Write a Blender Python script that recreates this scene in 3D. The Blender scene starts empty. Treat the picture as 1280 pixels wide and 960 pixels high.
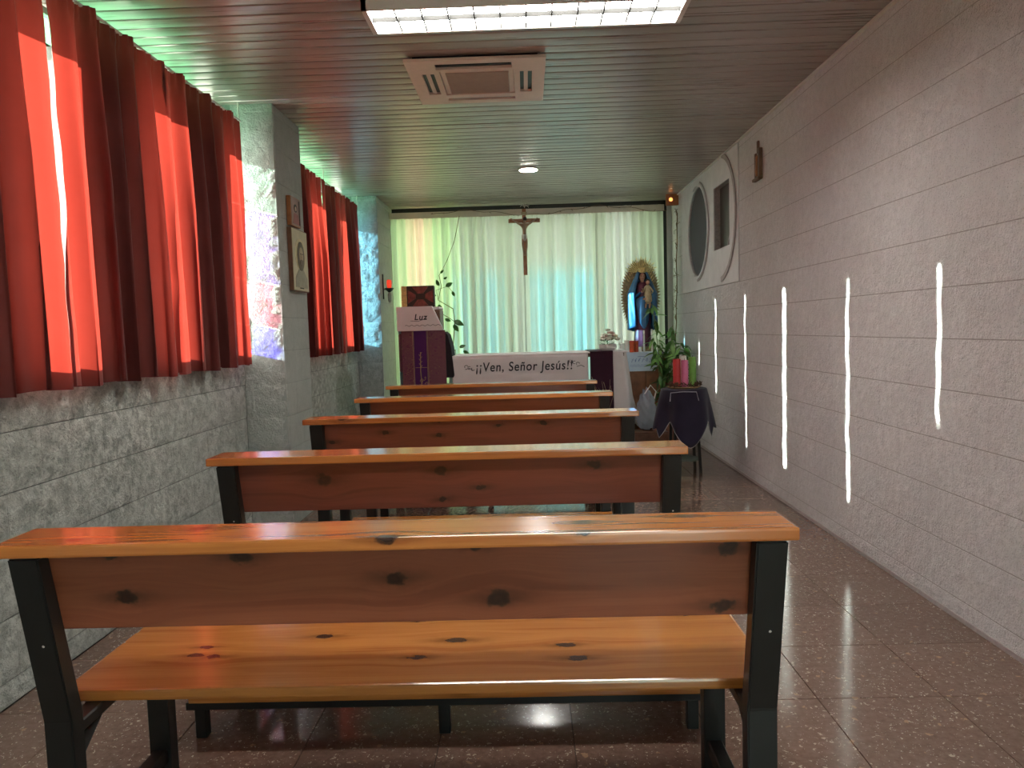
import bpy, bmesh, math, random
from mathutils import Vector, Matrix
random.seed(7)
PI = math.pi
sc = bpy.context.scene
col = sc.collection

# ------------------------------------------------------------------ camera
cam_d = bpy.data.cameras.new('camera'); cam = bpy.data.objects.new('camera', cam_d); col.objects.link(cam)
cam_d.sensor_width = 36; cam_d.lens = 36*940.6/1280; cam_d.clip_start = .02
def set_cam(h, pitch, yaw, roll):
    fwd = Vector((-math.sin(yaw)*math.cos(pitch), math.cos(yaw)*math.cos(pitch), -math.sin(pitch)))
    right = Vector((math.cos(yaw), math.sin(yaw), 0)); up = right.cross(fwd)
    r2 = right*math.cos(roll) - up*math.sin(roll); u2 = up*math.cos(roll) + right*math.sin(roll)
    m = Matrix((r2, u2, -fwd)).transposed().to_4x4(); m.translation = (0, 0, h); cam.matrix_world = m
set_cam(1.2, .0721, .0216, .0298)
sc.camera = cam
# ------------------------------------------------------------------ world, sun, exposure
w = bpy.data.worlds.new('world'); sc.world = w; w.use_nodes = True
bg = w.node_tree.nodes['Background']; bg.inputs[0].default_value = (.80, .90, 1, 1); bg.inputs[1].default_value = 2.7
sun_d = bpy.data.lights.new('sun', 'SUN'); sun_d.energy = 70; sun_d.angle = math.radians(.6); sun_d.color = (1, .95, .86)
sun = bpy.data.objects.new('sun', sun_d); col.objects.link(sun); sun.location = (-8, 3, 5)
sun.rotation_euler = Vector((3.36, .385, -.85)).to_track_quat('-Z', 'Y').to_euler()
sc.view_settings.view_transform = 'Standard'; sc.view_settings.look = 'None'; sc.view_settings.gamma = 1
sc.view_settings.exposure = 0.78
LAMP = 24.0

# ------------------------------------------------------------------ helpers
class NT:
    def __init__(s, name):
        s.m = bpy.data.materials.new(name); s.m.use_nodes = True; s.t = s.m.node_tree; s.n = s.t.nodes; s.l = s.t.links
        s.b = s.n['Principled BSDF']; s.out = s.n['Material Output']
    def add(s, typ, **kw):
        nd = s.n.new('ShaderNode'+typ)
        for k, v in kw.items():
            if k.startswith('i_'):
                key = k[2:]; key = int(key) if key.isdigit() else key.replace('_', ' ')
                if hasattr(v, 'is_output'): s.l.new(v, nd.inputs[key])
                else: nd.inputs[key].default_value = v
            else: setattr(nd, k, v)
        return nd
    def coord(s, scale=(1, 1, 1), obj=True, rnd=0):
        c = s.add('TexCoord').outputs['Object'] if obj else s.add('NewGeometry').outputs['Position']
        if rnd:
            r = s.add('ObjectInfo').outputs['Random']
            v = s.add('CombineXYZ', i_0=s.math('MULTIPLY', r, rnd), i_1=s.math('MULTIPLY', r, rnd*1.7), i_2=s.math('MULTIPLY', r, rnd*.6)).outputs[0]
            c = s.add('VectorMath', operation='ADD', i_0=c, i_1=v).outputs[0]
        return s.add('Mapping', i_Vector=c, i_Scale=scale).outputs[0]
    def math(s, op, a, b=0.0, clamp=False):
        return s.add('Math', operation=op, i_0=a, i_1=b, use_clamp=clamp).outputs[0]
    def noise(s, vec, scale, detail=4, rough=.55):
        return s.add('TexNoise', i_Vector=vec, i_Scale=scale, i_Detail=detail, i_Roughness=rough).outputs[0]
    def ramp(s, fac, stops, interp='LINEAR'):
        r = s.add('ValToRGB', i_Fac=fac); r.color_ramp.interpolation = interp
        el = r.color_ramp.elements
        while len(el) < len(stops): el.new(.5)
        for e, (p, c) in zip(el, stops): e.position = p; e.color = (*c, 1) if len(c) == 3 else c
        return r.outputs[0]
    def mix(s, fac, a, b, mode='MIX'):
        nd = s.add('MixRGB', blend_type=mode)
        for i, v in enumerate((fac, a, b)):
            if hasattr(v, 'is_output'): s.l.new(v, nd.inputs[i])
            else: nd.inputs[i].default_value = v if i == 0 else (*v, 1)
        return nd.outputs[0]
    def bump(s, h, strength=.3, dist=.01):
        s.l.new(s.add('Bump', i_Height=h, i_Strength=strength, i_Distance=dist).outputs[0], s.b.inputs['Normal'])
    def set(s, **kw):
        for k, v in kw.items():
            key = {'base': 'Base Color', 'rough': 'Roughness', 'metal': 'Metallic', 'spec': 'Specular IOR Level', 'coat': 'Coat Weight', 'coatr': 'Coat Roughness', 'trans': 'Transmission Weight', 'emc': 'Emission Color', 'em': 'Emission Strength', 'alpha': 'Alpha', 'sheen': 'Sheen Weight'}[k]
            if hasattr(v, 'is_output'): s.l.new(v, s.b.inputs[key])
            else: s.b.inputs[key].default_value = (*v, 1) if isinstance(v, tuple) and len(v) == 3 else v
        return s

def plain(name, c, rough=.5, metal=0, var=.12, scale=30, bump=0, **kw):
    n = NT(name); v = n.noise(n.coord(rnd=5), scale)
    lo = tuple(x*(1-var) for x in c); hi = tuple(min(1, x*(1+var)) for x in c)
    n.set(base=n.ramp(v, [(.3, lo), (.7, hi)]), rough=rough, metal=metal, **kw)
    if bump: n.bump(v, bump, .005)
    return n.m

def new_obj(name, bm, m=None, parent=None, smooth=False, loc=None):
    me = bpy.data.meshes.new(name); bm.to_mesh(me); bm.free()
    if smooth:
        for p in me.polygons: p.use_smooth = True
    return link(name, me, m, parent, loc)
def link(name, me, m=None, parent=None, loc=None):
    o = bpy.data.objects.new(name, me); col.objects.link(o)
    if m: me.materials.clear(); me.materials.append(m)
    if parent: o.parent = parent
    if loc: o.location = loc
    return o
def tag(o, label, cat, group=None):
    o['label'] = label; o['category'] = cat
    if group: o['group'] = group
    return o
def empty(name, loc, label=None, cat=None, group=None, rz=0):
    o = bpy.data.objects.new(name, None); o.empty_display_size = .1; col.objects.link(o)
    o.location = loc; o.rotation_euler = (0, 0, rz)
    if label: tag(o, label, cat, group)
    return o
def struct(o): o['kind'] = 'structure'; return o
def copy_tree(o, parent=None):
    c = o.copy(); col.objects.link(c); c.parent = parent
    for ch in list(o.children): copy_tree(ch, c)
    return c
def BM(): return bmesh.new()
def box(bm, x0, x1, y0, y1, z0, z1, bev=0, seg=1):
    r = bmesh.ops.create_cube(bm, size=1)
    vs = r['verts']
    bmesh.ops.scale(bm, vec=(x1-x0, y1-y0, z1-z0), verts=vs)
    bmesh.ops.translate(bm, vec=((x0+x1)/2, (y0+y1)/2, (z0+z1)/2), verts=vs)
    if bev:
        es = {e for v in vs for e in v.link_edges}
        bmesh.ops.bevel(bm, geom=list(es), offset=bev, segments=seg, affect='EDGES', profile=.7)
    return bm
def bx(x0, x1, y0, y1, z0, z1, bev=0, seg=1): return box(BM(), x0, x1, y0, y1, z0, z1, bev, seg)
def tube(bm, pts, rad, n=8, cap=True, flat=1.0):
    pts = [Vector(p) for p in pts]; rings = []
    for i, p in enumerate(pts):
        d = (pts[min(i+1, len(pts)-1)]-pts[max(i-1, 0)]).normalized()
        a = Vector((0, 0, 1)) if abs(d.z) < .9 else Vector((0, 1, 0))
        s = d.cross(a).normalized(); t = s.cross(d)
        r = rad[i] if isinstance(rad, (list, tuple)) else rad
        rings.append([bm.verts.new(p+(s*math.cos(2*PI*k/n)+t*math.sin(2*PI*k/n)*flat)*r) for k in range(n)])
    for a, b in zip(rings, rings[1:]):
        for k in range(n): bm.faces.new((a[k], a[(k+1) % n], b[(k+1) % n], b[k]))
    if cap: bm.faces.new(rings[0]); bm.faces.new(rings[-1][::-1])
    return bm
def lathe(bm, prof, n=20, c=(0, 0, 0), sx=1, sy=1, wob=None):
    rings = []
    for i, (r, z) in enumerate(prof):
        ring = []
        for k in range(n):
            a = 2*PI*k/n; rr = r*(wob(a, z) if wob else 1)
            ring.append(bm.verts.new((c[0]+rr*math.cos(a)*sx, c[1]+rr*math.sin(a)*sy, c[2]+z)))
        rings.append(ring)
    for a, b in zip(rings, rings[1:]):
        for k in range(n): bm.faces.new((a[k], a[(k+1) % n], b[(k+1) % n], b[k]))
    bm.faces.new(rings[0][::-1]); bm.faces.new(rings[-1])
    return bm
def ball(bm, c, r, sx=1, sy=1, sz=1, u=14, v=10):
    rr = bmesh.ops.create_uvsphere(bm, u_segments=u, v_segments=v, radius=r)
    bmesh.ops.scale(bm, vec=(sx, sy, sz), verts=rr['verts']); bmesh.ops.translate(bm, vec=c, verts=rr['verts']); return bm
def grid_surf(f, nu, nv, thick=0):
    bm = BM(); V = [[bm.verts.new(f(i/nu, j/nv)) for j in range(nv+1)] for i in range(nu+1)]
    for i in range(nu):
        for j in range(nv): bm.faces.new((V[i][j], V[i+1][j], V[i+1][j+1], V[i][j+1]))
    if thick:
        bm.normal_update(); nm = [[v.normal.copy() for v in r] for r in V]
        W2 = [[bm.verts.new(V[i][j].co-nm[i][j]*thick) for j in range(nv+1)] for i in range(nu+1)]
        for i in range(nu):
            for j in range(nv): bm.faces.new((W2[i][j+1], W2[i+1][j+1], W2[i+1][j], W2[i][j]))
        for i in range(nu):
            for j in (0, nv): bm.faces.new((V[i][j], V[i+1][j], W2[i+1][j], W2[i][j]))
        for j in range(nv):
            for i in (0, nu): bm.faces.new((V[i][j], V[i][j+1], W2[i][j+1], W2[i][j]))
        bmesh.ops.recalc_face_normals(bm, faces=bm.faces[:])
    return bm
def plate(loops, depth, name, m, parent=None, axis='Y', bevel=0):
    """flat plate from closed 2D loops (holes allowed), extruded; axis = facing direction"""
    cu = bpy.data.curves.new(name, 'CURVE'); cu.dimensions = '2D'; cu.fill_mode = 'BOTH'; cu.extrude = depth/2; cu.bevel_depth = bevel
    for lp in loops:
        sp = cu.splines.new('POLY'); sp.points.add(len(lp)-1); sp.use_cyclic_u = True
        for p, q in zip(sp.points, lp): p.co = (q[0], q[1], 0, 1)
    return curve_mesh(cu, name, m, parent, axis)
def curve_mesh(cu, name, m, parent, axis):
    t = bpy.data.objects.new('t', cu); col.objects.link(t)
    dg = bpy.context.evaluated_depsgraph_get(); me = bpy.data.meshes.new_from_object(t.evaluated_get(dg))
    bpy.data.objects.remove(t); bpy.data.curves.remove(cu)
    # curve x,y -> wall plane, z -> towards viewer (-Y) or (+/-X)
    if axis == 'Y': M = Matrix(((1, 0, 0), (0, 0, -1), (0, 1, 0)))      # faces -Y
    elif axis == '-X': M = Matrix(((0, 0, -1), (-1, 0, 0), (0, 1, 0)))   # faces -X, curve x -> -Y
    elif axis == 'X': M = Matrix(((0, 0, 1), (1, 0, 0), (0, 1, 0)))     # faces +X, curve x -> +Y
    else: M = Matrix.Identity(3)
    me.transform(M.to_4x4()); me.name = name
    return link(name, me, m, parent)
def text(s, size, name, m, parent, axis='Y', shear=.2, depth=.002):
    cu = bpy.data.curves.new(name, 'FONT'); cu.body = s; cu.size = size; cu.shear = shear; cu.extrude = depth/2; cu.align_x = 'CENTER'; cu.align_y = 'CENTER'; cu.offset = .0012; cu.space_character = 1.12
    return curve_mesh(cu, name, m, parent, axis)
def circ(cx, cy, r, n=40, a0=0, ry=None): return [(cx+r*math.cos(a0+2*PI*k/n), cy+(ry or r)*math.sin(a0+2*PI*k/n)) for k in range(n)]

# ------------------------------------------------------------------ materials
def block_mat(name, c1, c2, c3, bstr, bd, scale=18, spread=(.35, .65), paint=None):
    n = NT(name); v = n.coord(obj=False)
    big = n.noise(v, 2.2, 3); mid = n.noise(v, scale, 6, .65); fine = n.noise(v, 95, 4, .7)
    c = n.mix(n.ramp(mid, [(spread[0], (0, 0, 0)), (spread[1], (1, 1, 1))]), c1, c2)
    c = n.mix(n.ramp(big, [(.35, (0, 0, 0)), (.7, (.7, .7, .7))]), c, c3)
    # dark pores
    vor = n.add('TexVoronoi', i_Vector=v, i_Scale=120.0); pore = n.ramp(vor.outputs['Distance'], [(.10, (.55, .55, .55)), (.28, (1, 1, 1))])
    c = n.mix(1.0, c, pore, 'MULTIPLY')
    n.set(base=c, rough=.85, spec=.25)
    n.bump(n.math('ADD', n.math('MULTIPLY', mid, 1.0), n.math('MULTIPLY', fine, .45)), bstr, bd)
    return n.m
M_rblock = block_mat('painted_block', (.69, .66, .675), (.80, .775, .79), (.64, .61, .625), 1.0, .018, 22)
M_lblock = block_mat('split_face_block', (.36, .385, .36), (.78, .80, .76), (.52, .545, .51), 1.0, .03, 26, (.38, .62))
M_pblock = block_mat('pillar_block', (.42, .45, .43), (.60, .62, .60), (.46, .49, .46), 1.0, .02, 24, (.38, .62))
M_smooth = block_mat('smooth_block', (.36, .39, .37), (.45, .48, .46), (.38, .41, .39), .35, .006, 12)
M_mortar_r = plain('mortar_painted', (.42, .385, .38), .95, var=.2, scale=60, bump=.5)
M_mortar_l = plain('mortar_grey', (.22, .235, .225), .95, var=.2, scale=60, bump=.5)
M_plaster = plain('smooth_plaster', (.70, .67, .68), .7, var=.06, scale=9, bump=.15)
M_plaster_dk = plain('repair_plaster', (.40, .35, .35), .85, var=.1, scale=30, bump=.3)

def terrazzo():
    n = NT('terrazzo'); v = n.coord(obj=False)
    big = n.noise(v, 3, 4); fine = n.noise(v, 45, 5, .7)
    base = n.ramp(fine, [(.3, (.15, .092, .070)), (.52, (.215, .135, .105)), (.75, (.28, .185, .148))])
    base = n.mix(n.math('MULTIPLY', big, .35), base, (.11, .065, .05))
    for sc_, th, colr, rn in ((62., .84, (.46, .37, .29), .22), (120., .80, (.60, .52, .43), .2), (34., .90, (.36, .22, .14), .2)):
        wv = n.add('VectorMath', operation='ADD', i_0=v, i_1=n.add('VectorMath', operation='SCALE', i_0=n.add('TexNoise', i_Vector=v, i_Scale=70.0).outputs[1], i_Scale=.034).outputs[0]).outputs[0]
        vo = n.add('TexVoronoi', i_Vector=wv, i_Scale=sc_, i_Randomness=1.0)
        pick = n.math('GREATER_THAN', n.add('SeparateColor', i_Color=vo.outputs['Color']).outputs[0], th)
        inn = n.math('LESS_THAN', vo.outputs['Distance'], rn*1.3)
        base = n.mix(n.math('MULTIPLY', pick, inn), base, colr)
    rnd = n.add('ObjectInfo').outputs['Random']
    base = n.mix(1.0, base, n.ramp(rnd, [(0, (.86, .86, .86)), (1, (1.08, 1.08, 1.08))]), 'MULTIPLY')
    n.set(base=base, rough=n.ramp(fine, [(.2, (.10,)*3), (.8, (.19,)*3)]), spec=.6)
    n.bump(fine, .05, .002); return n.m
M_terr = terrazzo()
M_grout = plain('grout', (.055, .035, .03), .9)

def slat_mat():
    n = NT('slat_metal'); v = n.coord((.6, 20, 20), obj=False, rnd=0)
    f = n.noise(v, 3, 3)
    r = n.add('ObjectInfo').outputs['Random']
    c = n.mix(n.math('MULTIPLY', r, .6), (.40, .345, .31), (.31, .27, .245))
    n.set(base=c, metal=.25, rough=n.ramp(f, [(.3, (.26,)*3), (.7, (.36,)*3)]), spec=.6); n.bump(f, .04, .003); return n.m
M_slat = slat_mat()
M_slat_gap = plain('ceiling_void', (.03, .025, .022), .9)

def pine(name, light, dark, knots=(), tint=0, gloss=.26, scale=1.0, rk=True, coat=.8):
    """varnished pine; grain runs along local X; knots = [(x, y_or_z, radius)] in the board's own face plane (uses local y+z)"""
    n = NT(name)
    tc = n.add('TexCoord').outputs['Object']; s = n.add('SeparateXYZ', i_0=tc)
    X = s.outputs[0]; T = n.math('ADD', s.outputs[1], n.math('MULTIPLY', s.outputs[2], 1.0))
    r = n.add('ObjectInfo').outputs['Random']; off = n.math('MULTIPLY', r, 11.0)
    warp = None; kd = None; halo = None
    if knots:
        kn1 = n.noise(n.add('Mapping', i_Vector=tc, i_Scale=(45, 45, 45)).outputs[0], 1.0, 2); kn2 = n.noise(n.add('Mapping', i_Vector=tc, i_Scale=(38, 60, 60), i_Location=(9, 3, 5)).outputs[0], 1.0, 2)
        XK = n.math('ADD', X, n.math('MULTIPLY', n.math('SUBTRACT', kn1, .5), .035)); TK = n.math('ADD', T, n.math('MULTIPLY', n.math('SUBTRACT', kn2, .5), .018))
    for i, (kx, kt, kr) in enumerate(knots):
        dx = n.math('MULTIPLY', n.math('SUBTRACT', XK, kx), .6); dt = n.math('SUBTRACT', TK, kt)
        d2 = n.math('ADD', n.math('MULTIPLY', dx, dx), n.math('MULTIPLY', dt, dt))
        d = n.math('DIVIDE', n.math('SQRT', d2), kr)
        g = n.math('EXPONENT', n.math('MULTIPLY', n.math('MULTIPLY', d, d), -.10))
        w_ = n.math('MULTIPLY', g, n.math('MULTIPLY', dt, -.75))
        warp = w_ if warp is None else n.math('ADD', warp, w_)
        kd = d if kd is None else n.math('MINIMUM', kd, d)
        hx = n.math('DIVIDE', n.math('SUBTRACT', X, kx), kr*4.2); ht = n.math('DIVIDE', dt, kr*.9)
        h = n.math('EXPONENT', n.math('MULTIPLY', n.math('ADD', n.math('MULTIPLY', hx, hx), n.math('MULTIPLY', ht, ht)), -1.0))
        halo = h if halo is None else n.math('MAXIMUM', halo, h)
    Tw = T if warp is None else n.math('ADD', T, warp)
    gv = n.add('CombineXYZ', i_0=n.math('ADD', n.math('MULTIPLY', X, 1.1), off), i_1=n.math('MULTIPLY', Tw, 26.0), i_2=off).outputs[0]
    grain = n.noise(gv, 1.3, 3, .5)
    fv = n.add('CombineXYZ', i_0=n.math('MULTIPLY', X, 6.0), i_1=n.math('MULTIPLY', Tw, 260.0), i_2=off).outputs[0]
    fine = n.noise(fv, 1.0, 2)
    bl = n.noise(n.add('CombineXYZ', i_0=n.math('ADD', n.math('MULTIPLY', X, 2.5), off), i_1=n.math('MULTIPLY', T, 7.0), i_2=off).outputs[0], 1.0, 2)
    c = n.mix(n.ramp(grain, [(.36, (1, 1, 1)), (.44, (.25,)*3), (.52, (.55,)*3), (.58, (.12,)*3), (.66, (.0,)*3)]), light, dark)
    c = n.mix(n.math('MULTIPLY', n.ramp(fine, [(.4, (0,)*3), (.7, (1,)*3)]), .22), c, dark)
    c = n.mix(n.math('MULTIPLY', bl, .35), c, tuple(.6*x for x in dark))
    if kd is not None:
        c = n.mix(n.math('MULTIPLY', halo, .72), c, tuple(x*.22 for x in dark))
        kc = n.ramp(n.math('ADD', kd, n.math('MULTIPLY', n.math('SUBTRACT', fine, .5), .5)), [(0, (.035, .014, .008)), (.5, (.014, .007, .005)), (1, (.06, .024, .012))])
        c = n.mix(n.ramp(n.math('ADD', kd, n.math('MULTIPLY', n.math('SUBTRACT', grain, .5), .8)), [(.0, (.92,)*3), (.75, (.9,)*3), (1.0, (0,)*3)]), c, kc)
    elif rk:
        kv = n.add('CombineXYZ', i_0=n.math('ADD', n.math('MULTIPLY', X, 4.2), off), i_1=n.math('ADD', n.math('MULTIPLY', T, 12.0), off), i_2=0.0).outputs[0]
        vo = n.add('TexVoronoi', i_Vector=kv, i_Scale=1.0)
        pick = n.math('GREATER_THAN', n.add('SeparateColor', i_Color=vo.outputs['Color']).outputs[1], .62)
        c = n.mix(n.math('MULTIPLY', n.ramp(vo.outputs['Distance'], [(.05, (.95,)*3), (.11, (.85,)*3), (.2, (.25,)*3), (.34, (0,)*3)]), pick), c, (.03, .013, .008))
    n.set(base=c, rough=gloss, spec=.5, coat=coat, coatr=.12); n.bump(grain, .05, .002)
    return n.m
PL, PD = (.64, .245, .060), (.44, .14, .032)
M_top = pine('pine_top', PL, PD); M_back_shade = pine('pine_back_shade', (.30, .09, .05), (.21, .058, .032), gloss=.32)  # back boards: same pine with their shade put into a darker, redder colour
M_seat = pine('pine_seat', (.64, .255, .058), (.46, .155, .032))

def steel(name, c=(.010, .0115, .011), rough=.38):
    return plain(name, c, rough, 0, .15, 25, .1, spec=.5)
M_steel = steel('dark_green_black_steel')
M_black = plain('black_metal', (.012, .012, .012), .45)
M_white_metal = plain('white_lamp_metal', (.70, .66, .62), .45, var=.03)
M_cream = plain('cream_plastic', (.66, .50, .42), .45, var=.04)
M_cream2 = plain('cream_grille', (.42, .32, .26), .55, var=.05)
M_gold = plain('gilt_metal', (.68, .50, .20), .32, .35, .25, 60, .3)
M_golddk = plain('old_gilt', (.34, .25, .13), .42, .25, .35, 60, .4)
M_brown = plain('dark_wood', (.13, .055, .028), .5, var=.35, scale=18)
M_midwood = plain('crucifix_wood', (.36, .14, .05), .4, var=.25, scale=20)
M_skin = plain('painted_flesh', (.55, .32, .22), .5, var=.08)
M_hair = plain('dark_hair', (.04, .022, .015), .6)
M_blue = plain('blue_mantle', (.045, .16, .32), .38, var=.3, scale=14, bump=.2)
M_wine = plain('wine_robe', (.14, .03, .06), .45, var=.3, scale=14, bump=.2)
M_palegold = plain('pale_gold_robe', (.52, .44, .26), .42, var=.25, scale=25, bump=.2)
M_wax = plain('white_wax', (.80, .79, .74), .45, var=.03)
M_redwax = plain('red_wax', (.55, .04, .045), .35, var=.08)
M_pinkwax = plain('pink_wax', (.62, .16, .30), .28, var=.08)
M_greenwax = plain('green_wax', (.16, .34, .06), .4, var=.1)
M_leaf = plain('leaf_green', (.075, .20, .045), .4, var=.4, scale=14)
M_leaf2 = plain('leaf_light_green', (.17, .36, .09), .4, var=.35, scale=14)
M_stem = plain('green_stem', (.16, .22, .07), .6)
M_dry = plain('dry_stem', (.20, .13, .07), .8, var=.3)
M_pot = plain('terracotta_pot', (.20, .09, .055), .75)
M_ink = plain('dark_ink', (.025, .025, .035), .7)
M_blueink = plain('blue_ink', (.10, .22, .50), .7)
M_bag = NT('clear_plastic').set(base=(.55, .62, .72), rough=.12, trans=.55, spec=.7).m

def cloth(name, c, transl=.0, var=.08, rough=.8, pattern=None, weave=450., tcol=None, sat=True):
    n = NT(name); v = n.coord(obj=False); f = n.noise(v, 6, 3); wv = n.noise(v, weave, 2)
    base = n.ramp(f, [(.3, tuple(x*(1-var) for x in c)), (.7, tuple(min(1, x*(1+var)) for x in c))])
    if pattern: base = pattern(n, base)
    n.set(base=base, rough=rough, spec=.2, sheen=.15); n.bump(wv, .15, .001)
    if transl:
        tr = n.add('BsdfTranslucent'); 
        if tcol: tr.inputs[0].default_value = (*tcol, 1)
        else: n.l.new(base, tr.inputs[0])
        mx = n.add('MixShader', i_0=transl, i_1=n.b.outputs[0], i_2=tr.outputs[0]); n.l.new(mx.outputs[0], n.out.inputs[0])
    return n.m
M_redcloth = cloth('red_curtain_cloth', (.105, .022, .020), .09, .14, tcol=(.66, .060, .040))
M_whitecurt = cloth('white_curtain_cloth', (.60, .60, .57), .42, .05, tcol=(.80, .81, .77))
M_linen = cloth('white_linen', (.84, .79, .80), .0, .04)
M_linenb = cloth('bluish_white_linen', (.66, .78, .92), .0, .05)
M_purple = cloth('dark_purple_cloth', (.018, .013, .030), 0, .2)
M_runner = cloth('aubergine_cloth', (.045, .014, .03), 0, .2)
def brocade(n, base):
    v = n.coord((1, 1, 1)); vo = n.add('TexVoronoi', i_Vector=v, i_Scale=30.0, feature='F1')
    rings = n.math('SINE', n.math('MULTIPLY', vo.outputs['Distance'], 30.0))
    return n.mix(n.ramp(rings, [(.45, (0,)*3), (.6, (.8,)*3)]), base, (.30, .19, .13))
M_brocade = cloth('plum_brocade', (.16, .04, .10), 0, .1, pattern=brocade)
M_violet = cloth('violet_cloth', (.085, .02, .13), 0, .12)
M_goldthread = plain('gold_thread', (.50, .38, .20), .5, .4)

def glass(name, tint, transl=.25, scat=None):
    n = NT(name); n.n.remove(n.b)
    t = n.add('BsdfTransparent', i_Color=(*tint, 1)); d = n.add('BsdfTranslucent', i_Color=(*(scat or tint), 1))
    g = n.add('BsdfGlossy', i_Color=(1, 1, 1, 1), i_Roughness=.08)
    m1 = n.add('MixShader', i_0=transl, i_1=t.outputs[0], i_2=d.outputs[0]); m2 = n.add('MixShader', i_0=.05, i_1=m1.outputs[0], i_2=g.outputs[0])
    n.l.new(m2.outputs[0], n.out.inputs[0]); return n.m
G_clear = glass('clear_glass', (.88, .97, .95), .2)
G_green = glass('green_tinted_glass', (.55, .95, .72), .35)
G_violet = glass('violet_tinted_glass', (.50, .40, .80), .2); G_mint = glass('mint_tinted_glass', (.45, .62, .56), .2); G_blue = glass('blue_tinted_glass', (.28, .28, .85), .2)
G_magenta = glass('magenta_tinted_glass', (.75, .25, .42), .2)
G_cyan = glass('cyan_tinted_glass', (.34, .58, .70), .25)
def emit(name, c, s):
    n = NT(name); n.set(base=(0, 0, 0), emc=c, em=s); return n.m
M_tube = emit('lamp_light', (1, .97, .88), LAMP); M_down = emit('downlight_glow', (1, .97, .9), 130); M_orange = emit('orange_glow', (1, .32, .08), 1.6)
M_redglow = emit('red_lamp_glow', (1, .07, .03), .5); M_flame = emit('flame', (1, .75, .35), 8)

# ------------------------------------------------------------------ dimensions
XR, XL, H, YF, YB = 1.68, -1.754, 2.607, 8.72, -1.9
T = .3945
# floor: every visible tile a part
fl = struct(new_obj('floor', bx(XL-.25, XR+.1, YB-.1, YF+.1, -.12, -.006), M_grout))
tile_me = {}
def tile_mesh(w_, l_):
    k = (round(w_, 3), round(l_, 3))
    if k not in tile_me:
        bm = bx(0, w_, 0, l_, -.02, 0, 0); es = [e for e in bm.edges if all(v.co.z > -.001 for v in e.verts)]
        bmesh.ops.bevel(bm, geom=es, offset=.0012, segments=1, affect='EDGES')
        me = bpy.data.meshes.new('tile'); bm.to_mesh(me); bm.free(); me.materials.append(M_terr); tile_me[k] = me
    return tile_me[k]
g = .0011
xs = [.893+k*T for k in range(-8, 4)]; ys = [2.334+k*T for k in range(-12, 18)]
def spans(c, lo, hi):
    c = [lo]+[x for x in c if lo+.02 < x < hi-.02]+[hi]; return list(zip(c, c[1:]))
for (a, b) in spans(xs, XL, XR):
    for (c, d) in spans(ys, YB, YF):
        o = link('tile', tile_mesh(b-a-2*g, d-c-2*g), None, fl, (a+g, c+g, 0)) if True else None
# ceiling: slats run across the room
ce = struct(new_obj('ceiling', bx(XL-.3, XR+.2, YB-.1, YF+.2, H+.02, H+.15), M_slat_gap))
P = .0982
def slat_mesh(x0, x1):
    bm = BM(); prof = [(0, .02), (0, .003), (.004, 0), (.03, -.0012), (.058, -.0012), (.084, 0), (.088, .003), (.088, .02)]
    a = [bm.verts.new((x0, y, z)) for y, z in prof]; b = [bm.verts.new((x1, y, z)) for y, z in prof]
    for i in range(len(prof)-1): bm.faces.new((a[i], b[i], b[i+1], a[i+1]))
    me = bpy.data.meshes.new('slat'); bm.to_mesh(me); bm.free(); me.materials.append(M_slat); return me
sl_a = slat_mesh(XL-.22, XR); 
k0 = 3.585
n0 = int((YB-k0)/P)-1
for k in range(n0, int((YF-k0)/P)+1):
    y = k0+k*P
    if YB < y < YF-.05:
        o = link('slat', sl_a, None, ce, (0, y+.0, H+random.uniform(-.0008, .0008))); o.rotation_euler = (random.uniform(-.012, .012), 0, 0)
tr = struct(new_obj('trim_1', bx(XR-.02, XR, 1, YF, H-.014, H-.003), M_white_metal))

# ------------------------------------------------------------------ block work
Zc = [0, .082]+[.082+.206*k for k in range(1, 13)]+[H-.002]
blk_me = {}
def block_mesh(L, h, m, var, rel, dep=.03, j=.004, nu=6, nv=3):
    """front face towards +X local, spans y 0..L, z 0..h"""
    jv = j*.4
    key = (round(L, 3), round(h, 3), m.name, var)
    if key in blk_me: return blk_me[key]
    rd = random.Random(hash((round(L, 3), var)) % 9999 + var*17); bm = BM(); G = []
    for i in range(nu+1):
        row = []
        for k in range(nv+1):
            edge = i in (0, nu) or k in (0, nv)
            row.append(bm.verts.new(((-.0015 if edge else rd.uniform(-rel*.3, rel)), jv+(L-2*jv)*i/nu+(0 if edge else rd.uniform(-.01, .01)), j+(h-2*j)*k/nv+(0 if edge else rd.uniform(-.008, .008)))))
        G.append(row)
    for i in range(nu):
        for k in range(nv): bm.faces.new((G[i][k], G[i+1][k], G[i+1][k+1], G[i][k+1]))
    rim = [G[i][0] for i in range(nu+1)]+[G[nu][k] for k in range(1, nv+1)]+[G[i][nv] for i in range(nu-1, -1, -1)]+[G[0][k] for k in range(nv-1, 0, -1)]
    rim = [bm.verts.new(v.co.copy()) for v in rim]
    bk = [bm.verts.new((-dep, v.co.y, v.co.z)) for v in rim]
    for i in range(len(rim)): bm.faces.new((rim[i], bk[i], bk[(i+1) % len(rim)], rim[(i+1) % len(rim)]))
    me = bpy.data.meshes.new('block'); bm.to_mesh(me); bm.free(); me.materials.append(m)
    if rel > .004:
        for p in me.polygons: p.use_smooth = True
    blk_me[key] = me; return me
def place_block(parent, name, L, h, m, rel, loc, rz, nvar=6, nu=6, nv=3, j=.0012):
    me = block_mesh(L, h, m, random.randrange(nvar), rel, nu=nu, nv=nv, j=j)
    o = link(name, me, None, parent, loc); o.rotation_euler = (0, 0, rz); return o
BLK = .396
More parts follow.
